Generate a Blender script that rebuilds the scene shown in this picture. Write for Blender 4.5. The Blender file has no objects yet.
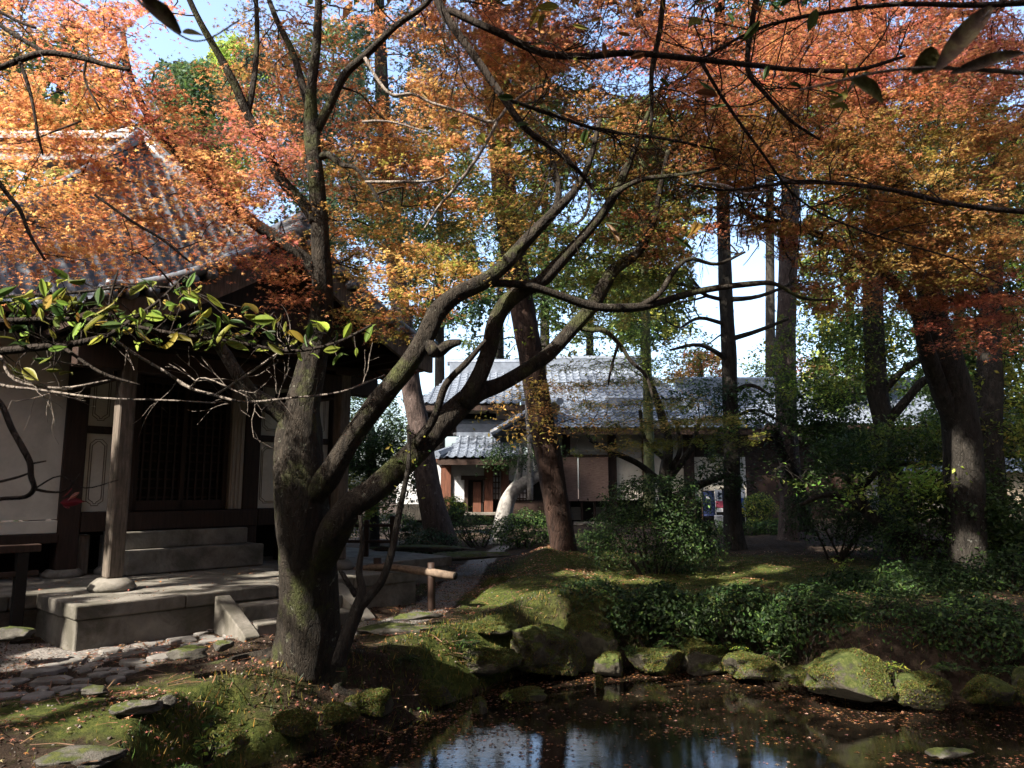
import bpy, math, random
import numpy as np
from mathutils import Vector
R = math.radians
rng = np.random.default_rng(7)
random.seed(7)
SC = bpy.context.scene
COL = SC.collection
# ------------------------------------------------------------------ camera, sky, sun
F = 740.0
PITCH = R(8.0)
CAM = np.array([0.0, 0.0, 1.7])
cd = bpy.data.cameras.new('camera'); cam = bpy.data.objects.new('camera', cd); COL.objects.link(cam)
cd.lens = 36.0 * F / 1024; cd.sensor_width = 36; cd.clip_start = 0.05; cd.clip_end = 2000
cam.location = CAM; cam.rotation_euler = (R(90) + PITCH, 0, 0)
cd.dof.use_dof = True; cd.dof.focus_distance = 9.0; cd.dof.aperture_fstop = 9.0
SC.camera = cam
SUN_EL = R(41); SUN_H = np.array([-0.731, -0.682])
SUN_H /= np.linalg.norm(SUN_H)
SUN = np.array([SUN_H[0]*math.cos(SUN_EL), SUN_H[1]*math.cos(SUN_EL), math.sin(SUN_EL)])
w = bpy.data.worlds.new('World'); SC.world = w; w.use_nodes = True
nt = w.node_tree; bg = nt.nodes['Background']; sky = nt.nodes.new('ShaderNodeTexSky')
sky.sky_type = 'NISHITA'; sky.sun_disc = False; sky.sun_elevation = SUN_EL
sky.sun_rotation = math.atan2(SUN_H[0], SUN_H[1]); sky.air_density = 1.0; sky.dust_density = 4.5; sky.ozone_density = 2.0
nt.links.new(sky.outputs[0], bg.inputs[0]); bg.inputs[1].default_value = 0.15
sl = bpy.data.lights.new('sun', 'SUN'); so = bpy.data.objects.new('sun', sl); COL.objects.link(so)
sl.energy = 5.0; sl.angle = R(0.55); sl.color = (1.0, 0.91, 0.78)
so.rotation_euler = Vector(-SUN).to_track_quat('-Z', 'Y').to_euler()
SC.view_settings.view_transform = 'Standard'; SC.view_settings.look = 'None'
SC.view_settings.exposure = 2.0; SC.view_settings.gamma = 1.0
SC.cycles.max_bounces = 6; SC.cycles.diffuse_bounces = 3; SC.cycles.glossy_bounces = 3
SC.cycles.transmission_bounces = 4; SC.cycles.transparent_max_bounces = 4

# ------------------------------------------------------------------ picture <-> place
cp, sp = math.cos(PITCH), math.sin(PITCH)
def ray(px, py):
    dx = (px - 512) / F; dz = (384 - py) / F
    return np.array([dx, cp - dz*sp, sp + dz*cp])
def pt(px, py, Y):
    d = ray(px, py); return CAM + d * (Y / d[1])
def proj(P):
    q = P - CAM
    dep = q[..., 1]*cp + q[..., 2]*sp
    up = -q[..., 1]*sp + q[..., 2]*cp
    dep = np.maximum(dep, 1e-3)
    return 512 + F*q[..., 0]/dep, 384 - F*up/dep, dep

# ------------------------------------------------------------------ noise helper (numpy value noise)
_perm = rng.permutation(4096)
_val = rng.random(4096)
def vnoise(x, y, z=0.0):
    x = np.asarray(x, float); y = np.asarray(y, float); z = np.asarray(z, float) + np.zeros_like(x)
    xi = np.floor(x).astype(int); yi = np.floor(y).astype(int); zi = np.floor(z).astype(int)
    fx = x-xi; fy = y-yi; fz = z-zi
    fx = fx*fx*(3-2*fx); fy = fy*fy*(3-2*fy); fz = fz*fz*(3-2*fz)
    def h(a, b, c): return _val[_perm[(_perm[(_perm[a & 4095] + b) & 4095] + c) & 4095]]
    r = 0
    for i in (0, 1):
        for j in (0, 1):
            for k in (0, 1):
                wt = (fx if i else 1-fx)*(fy if j else 1-fy)*(fz if k else 1-fz)
                r = r + wt*h(xi+i, yi+j, zi+k)
    return r*2-1
def fbm(x, y, z=0.0, o=4):
    r = 0; a = 1; t = 0
    for i in range(o):
        r = r + a*vnoise(np.asarray(x)*2**i+17.3*i, np.asarray(y)*2**i-9.1*i, np.asarray(z)*2**i); t += a; a *= .5
    return r/t
def sstep(a, b, x):
    t = np.clip((x-a)/(b-a), 0, 1); return t*t*(3-2*t)

# ------------------------------------------------------------------ object helpers
def origin_of(o):
    v = np.zeros(3)
    while o is not None:
        v += np.array(o.location); o = o.parent
    return v
def tag(o, label=None, cat=None, group=None, kind=None):
    if label: o['label'] = label
    if cat: o['category'] = cat
    if group: o['group'] = group
    if kind: o['kind'] = kind
    return o
def thing(name, label, cat, loc, group=None):
    o = bpy.data.objects.new(name, None); COL.objects.link(o); o.location = tuple(loc); o.empty_display_size = .2
    return tag(o, label, cat, group)
def link(name, me, mat, parent=None, base=None):
    o = bpy.data.objects.new(name, me); COL.objects.link(o)
    if mat: me.materials.append(mat)
    if parent is not None: o.parent = parent
    elif base is not None: o.location = tuple(base)
    return o
class MB:
    def __init__(s): s.v = []; s.f = []; s.n = 0
    def add(s, verts, faces):
        verts = np.asarray(verts, float).reshape(-1, 3)
        s.v.append(verts); n = s.n
        s.f.extend([[i+n for i in f] for f in faces]); s.n += len(verts)
    def box(s, c, half, ax=None):
        c = np.asarray(c, float)
        if ax is None: ax = np.eye(3)
        P = []
        for a in (-1, 1):
            for b in (-1, 1):
                for d in (-1, 1):
                    P.append(c + ax[0]*half[0]*a + ax[1]*half[1]*b + ax[2]*half[2]*d)
        s.add(P, [(0,1,3,2),(4,6,7,5),(0,4,5,1),(2,3,7,6),(0,2,6,4),(1,5,7,3)])
    def box2(s, lo, hi): s.box([(a+b)/2 for a, b in zip(lo, hi)], [abs(b-a)/2 for a, b in zip(lo, hi)])
    def tube(s, pts, rad, n=8, rough=0.0, smooth=0, seed=0, cap=True, flare=0):
        P = np.asarray(pts, float); r = np.asarray(rad, float) + np.zeros(len(P))
        if smooth: P, r = catmull(P, r, smooth)
        T = np.gradient(P, axis=0); T /= np.linalg.norm(T, axis=1)[:, None] + 1e-9
        up = np.array([0, 0, 1.0]) if abs(T[0][2]) < .9 else np.array([1.0, 0, 0])
        N = np.zeros_like(P); B = np.zeros_like(P)
        nrm = np.cross(T[0], up); nrm /= np.linalg.norm(nrm)
        for i in range(len(P)):
            nrm = nrm - T[i]*np.dot(nrm, T[i]); nrm /= np.linalg.norm(nrm)+1e-9
            N[i] = nrm; B[i] = np.cross(T[i], nrm)
        a = np.linspace(0, 2*math.pi, n, endpoint=False)
        ca, sa = np.cos(a), np.sin(a)
        rr = r[:, None]*np.ones(n)[None]
        if rough:
            L = np.concatenate([[0], np.cumsum(np.linalg.norm(np.diff(P, axis=0), axis=1))])
            nn = fbm(ca[None]*2.2+seed*3.1, sa[None]*2.2+seed, (L/np.maximum(r.mean()*4, .02))[:, None]*np.ones(n)[None]*.8, 4)
            ridg = np.abs(vnoise(a[None]*n/8/1.0+seed*5, L[:, None]*3+0*a[None], 0*a[None]+seed))
            rr = rr*(1+rough*nn*1.6 + rough*.35*(ridg-.3))
            if flare:
                t = np.clip(1-L/flare, 0, 1)[:, None]
                rr = rr*(1 + t**2*(.35*np.maximum(0, np.sin(a*5+seed+.6*np.sin(a*2)))[None]+.0))
        V = P[:, None, :] + rr[..., None]*(ca[None, :, None]*N[:, None, :] + sa[None, :, None]*B[:, None, :])
        m = len(P); faces = []
        for i in range(m-1):
            for j in range(n):
                k = (j+1) % n
                faces.append((i*n+j, i*n+k, (i+1)*n+k, (i+1)*n+j))
        if cap: faces.append(tuple(range(n-1, -1, -1))); faces.append(tuple((m-1)*n+j for j in range(n)))
        s.add(V.reshape(-1, 3), faces)
        return P
    def grid(s, G):                       # G[i,j,3]
        m, n = G.shape[:2]
        s.add(G.reshape(-1, 3), [(i*n+j, (i+1)*n+j, (i+1)*n+j+1, i*n+j+1) for i in range(m-1) for j in range(n-1)])
    def build(s, name, mat, parent=None, base=None, smooth=True, bevel=0, shade_angle=None):
        V = np.concatenate(s.v) if s.v else np.zeros((0, 3))
        o0 = origin_of(parent) if parent is not None else (np.asarray(base, float) if base is not None else V.mean(0))
        V = V - o0
        me = bpy.data.meshes.new(name); me.from_pydata(V.tolist(), [], s.f); me.update()
        if smooth: me.polygons.foreach_set('use_smooth', [True]*len(me.polygons))
        o = link(name, me, mat, parent, None if parent is not None else o0)
        if bevel:
            md = o.modifiers.new('bevel', 'BEVEL'); md.width = bevel; md.segments = 2; md.limit_method = 'ANGLE'
        return o
def catmull(P, r, k):
    P2 = np.vstack([2*P[0]-P[1], P, 2*P[-1]-P[-2]]); r2 = np.concatenate([[r[0]], r, [r[-1]]])
    o = []; q = []
    for i in range(1, len(P2)-2):
        for t in np.arange(k)/k:
            a = .5*(2*P2[i] + (P2[i+1]-P2[i-1])*t + (2*P2[i-1]-5*P2[i]+4*P2[i+1]-P2[i+2])*t*t + (-P2[i-1]+3*P2[i]-3*P2[i+1]+P2[i+2])*t**3)
            o.append(a); q.append(r2[i]*(1-t)+r2[i+1]*t)
    o.append(P[-1]); q.append(r[-1])
    return np.array(o), np.array(q)

# ------------------------------------------------------------------ materials
MATS = {}
def mat(name):
    m = bpy.data.materials.new(name); m.use_nodes = True; MATS[name] = m
    t = m.node_tree; return m, t, t.nodes['Principled BSDF']
def node(t, ty, **kw):
    n = t.nodes.new(ty)
    for k, v in kw.items(): setattr(n, k, v)
    return n
def ramp(t, fac, stops):
    n = node(t, 'ShaderNodeValToRGB'); e = n.color_ramp.elements
    e[0].position, e[0].color = stops[0][0], (*stops[0][1], 1)
    e[1].position, e[1].color = stops[-1][0], (*stops[-1][1], 1)
    for p, c in stops[1:-1]:
        x = e.new(p); x.color = (*c, 1)
    t.links.new(fac, n.inputs[0]); return n.outputs[0]
def noise(t, scale, detail=6, rough=.6, vec=None, stretch=None, dist=0):
    n = node(t, 'ShaderNodeTexNoise'); n.inputs['Scale'].default_value = scale
    n.inputs['Detail'].default_value = detail; n.inputs['Roughness'].default_value = rough; n.inputs['Distortion'].default_value = dist
    if vec is None:
        g = node(t, 'ShaderNodeNewGeometry'); vec = g.outputs['Position']
    if stretch:
        mp = node(t, 'ShaderNodeMapping'); mp.inputs['Scale'].default_value = stretch
        t.links.new(vec, mp.inputs[0]); vec = mp.outputs[0]
    t.links.new(vec, n.inputs['Vector']); return n.outputs['Fac']
def bump(t, b, h, strength=.5, dist=.02, prev=None):
    n = node(t, 'ShaderNodeBump'); n.inputs['Strength'].default_value = strength; n.inputs['Distance'].default_value = dist
    t.links.new(h, n.inputs['Height'])
    if prev: t.links.new(prev, n.inputs['Normal'])
    t.links.new(n.outputs[0], b.inputs['Normal']); return n.outputs[0]
def mixc(t, fac, a, b):
    n = node(t, 'ShaderNodeMix', data_type='RGBA')
    for i, v in ((0, fac), (6, a), (7, b)):
        if isinstance(v, (float, int)): n.inputs[i].default_value = v
        elif isinstance(v, tuple): n.inputs[i].default_value = (*v, 1)
        else: t.links.new(v, n.inputs[i])
    return n.outputs[2]
def simple(name, stops, scale=6, rough=.8, bstr=.4, bdist=.01, stretch=None, spec=.3, bscale=None):
    m, t, b = mat(name)
    n = noise(t, scale, stretch=stretch)
    c = ramp(t, n, stops); t.links.new(c, b.inputs['Base Color'])
    b.inputs['Roughness'].default_value = rough; b.inputs['Specular IOR Level'].default_value = spec
    if bstr: bump(t, b, noise(t, bscale or scale*4, stretch=stretch), bstr, bdist)
    return m
def bark(name, dark, light, lich=None, lich_amt=.62, scale=14, moss=None):
    m, t, b = mat(name)
    n = noise(t, scale, 8, .65, stretch=(1, 1, .28), dist=.4)
    c = ramp(t, n, [(.3, dark), (.7, light)])
    if lich:
        l = noise(t, 9, 5, .7); l = ramp(t, l, [(lich_amt, (0, 0, 0)), (lich_amt+.06, (1, 1, 1))]); c = mixc(t, l, c, lich)
    if moss:
        l = noise(t, 2.2, 5, .7); l = ramp(t, l, [(.52, (0, 0, 0)), (.66, (1, 1, 1))]); c = mixc(t, l, c, moss)
    t.links.new(c, b.inputs['Base Color']); b.inputs['Roughness'].default_value = .9; b.inputs['Specular IOR Level'].default_value = .2
    v = node(t, 'ShaderNodeTexVoronoi', feature='DISTANCE_TO_EDGE'); v.inputs['Scale'].default_value = scale*1.6
    g_ = node(t, 'ShaderNodeNewGeometry'); mp = node(t, 'ShaderNodeMapping'); mp.inputs['Scale'].default_value = (1, 1, .22); t.links.new(g_.outputs['Position'], mp.inputs[0])
    nz = node(t, 'ShaderNodeTexNoise'); nz.inputs['Scale'].default_value = 5; nz.inputs['Detail'].default_value = 5; ad = node(t, 'ShaderNodeVectorMath', operation='MULTIPLY_ADD'); ad.inputs[1].default_value = (.25, .25, .25)
    t.links.new(mp.outputs[0], nz.inputs['Vector']); t.links.new(nz.outputs['Color'], ad.inputs[0]); t.links.new(mp.outputs[0], ad.inputs[2]); t.links.new(ad.outputs[0], v.inputs['Vector'])
    cr = ramp(t, v.outputs['Distance'], [(0, (0, 0, 0)), (.12, (1, 1, 1))])
    p1 = bump(t, b, n, 1.0, .05); p2 = bump(t, b, cr, .7, .02, p1); bump(t, b, noise(t, 70, 4, .7), .6, .01, p2); return m
def leafmat(name, trans=.4, rough=.55, spec=.3):
    m, t, b = mat(name)
    a = node(t, 'ShaderNodeAttribute'); a.attribute_name = 'col'
    t.links.new(a.outputs['Color'], b.inputs['Base Color'])
    b.inputs['Roughness'].default_value = rough; b.inputs['Specular IOR Level'].default_value = spec
    tr = node(t, 'ShaderNodeBsdfTranslucent'); mx = node(t, 'ShaderNodeMixShader'); mx.inputs[0].default_value = trans
    hs = node(t, 'ShaderNodeHueSaturation'); hs.inputs['Saturation'].default_value = .95; hs.inputs['Value'].default_value = 1.3
    t.links.new(a.outputs['Color'], hs.inputs['Color']); t.links.new(hs.outputs[0], tr.inputs[0])
    t.links.new(b.outputs[0], mx.inputs[1]); t.links.new(tr.outputs[0], mx.inputs[2])
    t.links.new(mx.outputs[0], t.nodes['Material Output'].inputs[0]); return m
M_LEAF = leafmat('maple_leaf', .5); M_GREEN = leafmat('green_leaf', .38, .55, .22); M_LITTER = leafmat('fallen_leaf', .12, .7, .2)
M_GLOSSLEAF = leafmat('camellia_leaf', .42, .5, .3)
M_BARK = bark('maple_bark', (.007, .006, .005), (.036, .029, .022), (.15, .152, .12), .62, 18, (.042, .048, .016))
M_TWIG = bark('twig_bark', (.012, .009, .007), (.045, .035, .028))
M_TWIGPALE = bark('pale_twig_bark', (.12, .1, .09), (.3, .26, .22))
M_CEDAR = bark('cedar_bark', (.010, .006, .005), (.045, .025, .018), scale=10)
M_PINE = bark('pine_bark', (.03, .022, .02), (.11, .08, .072), (.15, .13, .12), .6, 12)
M_GREYBARK = bark('grey_bark', (.009, .008, .007), (.042, .037, .031), (.10, .10, .09), .64, 16)
M_WOOD = simple('dark_wood', [(.3, (.012, .006, .004)), (.7, (.035, .018, .012))], 5, .65, .4, .006, (6, 6, .6), bscale=20)
M_WOODH = simple('weathered_wood', [(.3, (.07, .05, .038)), (.7, (.17, .125, .09))], 6, .8, .4, .006, (3, 3, 3), bscale=30)
M_POST = simple('old_post_wood', [(.3, (.045, .035, .028)), (.7, (.14, .115, .095))], 7, .75, .4, .006, (5, 5, .5), bscale=25)
M_REDWOOD = simple('red_brown_wood', [(.3, (.05, .018, .010)), (.7, (.12, .045, .025))], 6, .6, .3, .005, (5, 5, .6))
M_PALEWOOD = simple('pale_jamb_wood', [(.3, (.22, .18, .15)), (.7, (.34, .29, .24))], 6, .7, .3, .005, (5, 5, .6))
M_CUT = simple('cut_wood', [(.3, (.3, .22, .13)), (.7, (.5, .4, .26))], 12, .8, .3)
M_PLASTER = simple('plaster', [(.25, (.44, .41, .35)), (.75, (.58, .545, .47))], 2.2, .9, .25, .004, bscale=120)
M_WHITE = simple('white_plaster', [(.25, (.34, .35, .37)), (.75, (.46, .47, .49))], 1.5, .9, .15)
M_CREAM = simple('cream_plaster', [(.3, (.5, .42, .3)), (.7, (.62, .53, .4))], 1.5, .9, .15)
M_DARK = simple('dark_interior', [(.3, (.006, .005, .004)), (.7, (.012, .01, .008))], 4, .9, 0)  # near-black standing for shade inside openings, also used on dark parts
M_BLIND = simple('reed_blind', [(.3, (.13, .085, .07)), (.7, (.26, .18, .15))], 3, .85, .6, .02, (2, 2, 14))
M_SLAB = simple('platform_stone', [(.25, (.075, .069, .06)), (.5, (.135, .125, .11)), (.75, (.20, .188, .168))], 3, .85, .5, .01, bscale=28)
M_PAVE = simple('paving_stone', [(.25, (.08, .076, .072)), (.75, (.2, .19, .18))], 5, .8, .6, .012, bscale=18)
def stain(m, sc, amt):
    t = m.node_tree; b = t.nodes['Principled BSDF']; l = b.inputs['Base Color'].links[0].from_socket
    f = ramp(t, noise(t, sc, 7, .72, dist=.6), [(.38, (1, 1, 1)), (.56, (0, 0, 0))]); mx = node(t, 'ShaderNodeMath', operation='MULTIPLY'); mx.inputs[1].default_value = amt
    t.links.new(f, mx.inputs[0]); t.links.new(mixc(t, mx.outputs[0], l, (.045, .042, .030)), b.inputs['Base Color'])
stain(M_SLAB, 1.6, .75); stain(M_PLASTER, .9, .22); stain(M_POST, 5, .5); stain(M_PAVE, 4, .6); stain(M_WHITE, 1.2, .3)
def tilemat(name, a, b_):
    m, t, b = mat(name)
    t.links.new(ramp(t, noise(t, 5, 5, .7), [(.3, a), (.7, b_)]), b.inputs['Base Color'])
    b.inputs['Roughness'].default_value = .36; b.inputs['Specular IOR Level'].default_value = .6
    bump(t, b, noise(t, 30), .25, .006); return m
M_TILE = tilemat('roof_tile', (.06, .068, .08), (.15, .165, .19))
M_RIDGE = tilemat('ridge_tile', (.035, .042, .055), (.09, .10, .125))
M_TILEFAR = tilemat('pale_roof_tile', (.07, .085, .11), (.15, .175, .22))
def rockmat(name, base1, base2, mossamt):
    m, t, b = mat(name)
    n = noise(t, 5, 8, .7); c = ramp(t, n, [(.3, base1), (.55, base2), (.8, tuple(x*1.35 for x in base2))])
    g = node(t, 'ShaderNodeNewGeometry'); sx = node(t, 'ShaderNodeSeparateXYZ'); t.links.new(g.outputs['Normal'], sx.inputs[0])
    ad = node(t, 'ShaderNodeMath', operation='MULTIPLY_ADD'); ad.inputs[1].default_value = .35; t.links.new(sx.outputs[2], ad.inputs[0])
    t.links.new(noise(t, 3.5, 6, .7), ad.inputs[2])
    l = ramp(t, ad.outputs[0], [(mossamt, (0, 0, 0)), (mossamt+.1, (1, 1, 1))])
    mc = ramp(t, noise(t, 14, 5, .7), [(.3, (.022, .032, .010)), (.5, (.055, .072, .018)), (.7, (.12, .125, .045))])
    t.links.new(mixc(t, l, c, mc), b.inputs['Base Color']); b.inputs['Roughness'].default_value = .9; b.inputs['Specular IOR Level'].default_value = .15
    p = bump(t, b, noise(t, 11, 8, .75), 1.0, .05); bump(t, b, noise(t, 90, 4, .7), .8, .02, p); return m
M_ROCK = rockmat('mossy_rock', (.018, .016, .013), (.075, .068, .052), .58)
M_ROCKBARE = rockmat('bare_rock', (.04, .038, .033), (.115, .108, .095), .74)

# terrain material: attributes choose moss / gravel / soil
m, t, b = mat('garden_ground'); M_GROUND = m
am = node(t, 'ShaderNodeAttribute'); am.attribute_name = 'mask'
sp_ = node(t, 'ShaderNodeSeparateColor'); t.links.new(am.outputs['Color'], sp_.inputs[0])
n1 = noise(t, 3, 8, .75); n2 = noise(t, 40, 5, .7)
soil = ramp(t, noise(t, 9, 8, .7), [(.3, (.016, .011, .008)), (.55, (.04, .028, .02)), (.75, (.075, .055, .04))])
moss = ramp(t, noise(t, 13, 7, .75), [(.3, (.02, .026, .008)), (.48, (.045, .058, .014)), (.62, (.085, .095, .024)), (.75, (.13, .125, .05))])
grav = ramp(t, noise(t, 45, 3, .6), [(.35, (.09, .085, .08)), (.6, (.27, .25, .235))])
def thr(a, nz, lo, hi):
    s = node(t, 'ShaderNodeMath', operation='MULTIPLY_ADD'); s.inputs[1].default_value = 1.0
    t.links.new(a, s.inputs[0]); t.links.new(nz, s.inputs[2])
    return ramp(t, s.outputs[0], [(lo, (0, 0, 0)), (hi, (1, 1, 1))])
s2 = node(t, 'ShaderNodeMath', operation='MULTIPLY'); s2.inputs[1].default_value = .6; t.links.new(n1, s2.inputs[0])
c = mixc(t, thr(sp_.outputs[0], s2.outputs[0], .66, .82), soil, moss)
c = mixc(t, thr(sp_.outputs[1], s2.outputs[0], .7, .9), c, grav)
t.links.new(c, b.inputs['Base Color']); b.inputs['Roughness'].default_value = .95; b.inputs['Specular IOR Level'].default_value = .1
p_ = bump(t, b, noise(t, 12, 8, .8), .9, .05); bump(t, b, n2, .9, .02, p_)

m, t, b = mat('pond_water'); M_WATER = m
b.inputs['Base Color'].default_value = (.008, .006, .004, 1); b.inputs['Roughness'].default_value = .008
b.inputs['Specular IOR Level'].default_value = .5; b.inputs['IOR'].default_value = 2.0
bump(t, b, noise(t, 6, 5, .6, stretch=(1, 2.2, 1)), .05, .02)

# ------------------------------------------------------------------ leaves
LEAFCOUNT = 0
PAL = dict(orange=[(.52,.21,.075),(.56,.28,.09),(.45,.165,.07)], rust=[(.40,.15,.065),(.46,.19,.075),(.33,.12,.06)],
           gold=[(.60,.36,.10),(.56,.30,.09),(.62,.42,.13)], red=[(.36,.09,.06),(.42,.12,.075),(.30,.08,.055)],
           pink=[(.46,.14,.12),(.42,.12,.11),(.44,.16,.09)], olive=[(.24,.20,.04),(.30,.19,.04),(.16,.17,.03)],
           ygreen=[(.20,.24,.035),(.27,.27,.04),(.14,.20,.03)], green=[(.045,.085,.018),(.065,.11,.024),(.034,.068,.016)],
           dark=[(.014,.030,.010),(.020,.040,.013),(.028,.05,.016)], blue=[(.05,.085,.05),(.07,.11,.07),(.04,.07,.045)],
           brown=[(.20,.09,.035),(.16,.075,.03),(.27,.12,.04)], lime=[(.22,.34,.05),(.16,.27,.04),(.3,.36,.06)],
           litter=[(.22,.08,.05),(.30,.16,.10),(.14,.055,.035),(.42,.28,.20),(.26,.10,.07),(.10,.05,.03)])
SUNGAPS = []          # (point, radius): real gaps in the foliage that let a shaft of sun through
SKYGAPS = []          # (px, py, rx, ry, keep): open places in the canopy
MIRROR = []
for px_, py_, r_ in ((500, 742, .5), (560, 745, .4), (612, 742, .35), (445, 756, .4), (782, 745, .55), (750, 752, .35), (815, 742, .3), (700, 757, .3), (535, 760, .5), (590, 722, .2), (480, 722, .2)):
    d_ = ray(px_, py_); W_ = CAM+d_*((-.75-CAM[2])/d_[2]); dd_ = d_*np.array([1, 1, -1.0]); MIRROR.append((W_, dd_/np.linalg.norm(dd_), r_))
def shape(kind):
    if kind == 'maple':      # five pointed lobes round a small heart
        V = [(0, 0, 0)]; Fs = []
        for k, (a, l) in enumerate([(-118, .62), (-60, .9), (0, 1.1), (60, .9), (118, .62)]):
            a = R(a)
            tip = (math.sin(a)*l*.5, math.cos(a)*l*.5, -.10)
            wl = (math.sin(a-.5)*.125, math.cos(a-.5)*.125, .0); wr = (math.sin(a+.5)*.125, math.cos(a+.5)*.125, .0)
            i = len(V); V += [wl, tip, wr]; Fs += [(0, i, i+1), (0, i+1, i+2)]
        return np.array(V), np.array(Fs)
    if kind == 'oval':
        prof = [(-.36, .13), (-.16, .21), (.06, .215), (.26, .15), (.44, .05)]
        V = [(0, -.5, 0), (0, .62, -.14)] + [(w_, y_, .06-.12*y_*y_) for y_, w_ in prof] + [(-w_, y_, .06-.12*y_*y_) for y_, w_ in prof] + [(0, y_, -.10*y_*y_) for y_, w_ in prof]
        Fs = []
        for o in (2, 7):
            Fs += [(0, o, 12), (o+4, 1, 16)]
            for i in range(4): Fs += [(o+i, o+i+1, 12+i), (o+i+1, 12+i+1, 12+i)]
        return np.array(V), np.array(Fs)
    if kind == 'leaf':
        V = [(0, -.5, 0), (.24, .0, .04), (0, .5, -.06), (-.24, .0, .04)]
        return np.array(V), np.array([(0, 1, 2), (0, 2, 3)])
    if kind == 'long':
        V = [(0, -.5, 0), (.11, -.1, .0), (0, .5, -.1), (-.11, -.1, .0)]
        return np.array(V), np.array([(0, 1, 2), (0, 2, 3)])
    if kind == 'needle':
        V = []; Fs = []
        for k in range(5):
            a = R(-60+30*k); i = len(V)
            V += [(0, 0, 0), (math.sin(a)*.5+.02, math.cos(a)*.5, random.uniform(-.2, .2)), (math.sin(a)*.5-.02, math.cos(a)*.5, random.uniform(-.2, .2))]
            Fs.append((i, i+1, i+2))
        return np.array(V), np.array(Fs)
    if kind == 'pebble':
        V = [(1, 0, .1), (-.9, .1, 0), (.1, .8, 0), (0, -.8, .1), (0, .1, .5), (0, 0, -.5)]
        return np.array(V)*.5, np.array([(0, 2, 4), (2, 1, 4), (1, 3, 4), (3, 0, 4), (2, 0, 5), (1, 2, 5), (3, 1, 5), (0, 3, 5)])
    if kind == 'stick':
        V = [(-.012, -.5, .02), (.012, -.5, .02), (.03, .1, .05), (.006, .5, .02), (-.006, .5, .0), (.0, .1, .05)]
        return np.array(V), np.array([(0, 1, 2), (0, 2, 5), (5, 2, 3), (5, 3, 4)])
    if kind == 'blade':
        V = [(-.06, 0, 0), (.06, 0, 0), (.04, .1, .5), (-.04, .1, .5), (0, .35, 1.0)]
        return np.array(V), np.array([(0, 1, 2), (0, 2, 3), (3, 2, 4)])
def leaves(name, P, size, cols, material, parent=None, base=None, kind='maple', tilt=.5, normals=None, gaps=True, sj=.35):
    """every leaf a small real face group; one mesh"""
    P = np.asarray(P, float); n = len(P)
    cols = np.asarray(cols, float)
    size = np.zeros(n) + size
    if gaps and n:
        keep = np.ones(n, bool)
        for g, rad in SUNGAPS:
            near = .45 if rad < .5 else 2.2
            q = P - g; tt = q @ SUN; d2 = (q*q).sum(1) - tt*tt
            keep &= ~((tt > near) & (d2 < (rad*(1+.2*rng.standard_normal(n))+.45*size)**2))
        for g, dv, rad in MIRROR:
            q = P - g; tt = q @ dv; d2 = (q*q).sum(1) - tt*tt
            keep &= ~((tt > 1) & (d2 < (rad*(.8+.06*tt)*(1+.5*fbm(P[:, 0]*2, P[:, 2]*2, P[:, 1], 2)))**2) & (rng.random(n) < .93))
        px, py, dep = proj(P)
        for (gx, gy, rx, ry, kp) in SKYGAPS:
            e = ((px-gx)/rx)**2+((py-gy)/ry)**2 + .9*fbm(px/16., py/16., 0, 3)
            keep &= ~((e < 1) & (rng.random(n) > kp))
        P = P[keep]; cols = cols[keep]; size = size[keep]; n = len(P)
        if normals is not None: normals = normals[keep]
    if n == 0: return None
    S, Fs = shape(kind); k = len(S); nf = len(Fs)
    if normals is None:
        N = rng.standard_normal((n, 3))*tilt + np.array([0, 0, 1.0])
    else: N = normals + rng.standard_normal((n, 3))*tilt
    N /= np.linalg.norm(N, axis=1)[:, None]
    A = rng.standard_normal((n, 3)); A -= N*(A*N).sum(1)[:, None]; A /= np.linalg.norm(A, axis=1)[:, None]
    if kind == 'blade':
        N, A = A, A; N = np.tile([0, 0, 1.0], (n, 1)) + rng.standard_normal((n, 3))*.3; N /= np.linalg.norm(N, axis=1)[:, None]
        A = rng.standard_normal((n, 3)); A -= N*(A*N).sum(1)[:, None]; A /= np.linalg.norm(A, axis=1)[:, None]
    B = np.cross(N, A)
    sz = size*(1+sj*rng.uniform(-1, 1, n))
    S = np.repeat(S[None], n, 0)
    if kind in ('oval', 'leaf'): S[..., 2] *= rng.normal(1, 1.6, (n, 1)); S[..., 0] *= rng.uniform(.7, 1.15, (n, 1))
    V = P[:, None] + sz[:, None, None]*(S[..., 0:1]*B[:, None] + S[..., 1:2]*A[:, None] + S[..., 2:3]*N[:, None])
    Fi = (Fs[None] + (np.arange(n)*k)[:, None, None]).reshape(-1)
    o0 = origin_of(parent) if parent is not None else (np.asarray(base, float) if base is not None else P.mean(0))
    me = bpy.data.meshes.new(name); me.vertices.add(n*k); me.vertices.foreach_set('co', (V-o0).reshape(-1).astype(np.float32))
    me.loops.add(n*nf*3); me.loops.foreach_set('vertex_index', Fi.astype(np.int32))
    me.polygons.add(n*nf); me.polygons.foreach_set('loop_start', (np.arange(n*nf)*3).astype(np.int32))
    me.update(calc_edges=True)
    at = me.color_attributes.new('col', 'FLOAT_COLOR', 'POINT')
    c4 = np.ones((n, k, 4), np.float32); c4[..., :3] = cols[:, None]
    at.data.foreach_set('color', c4.reshape(-1))
    global LEAFCOUNT; LEAFCOUNT += n
    return link(name, me, material, parent, None if parent is not None else o0)
def palcols(names, n, jit=.25):
    """one colour per leaf, drawn from the named palettes"""
    allc = np.array([c for nm in names for c in PAL[nm]])
    c = allc[rng.integers(0, len(allc), n)]
    return np.clip(c*(1+jit*rng.standard_normal((n, 1)))*(1+.08*rng.standard_normal((n, 3))), .005, .85)
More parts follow.
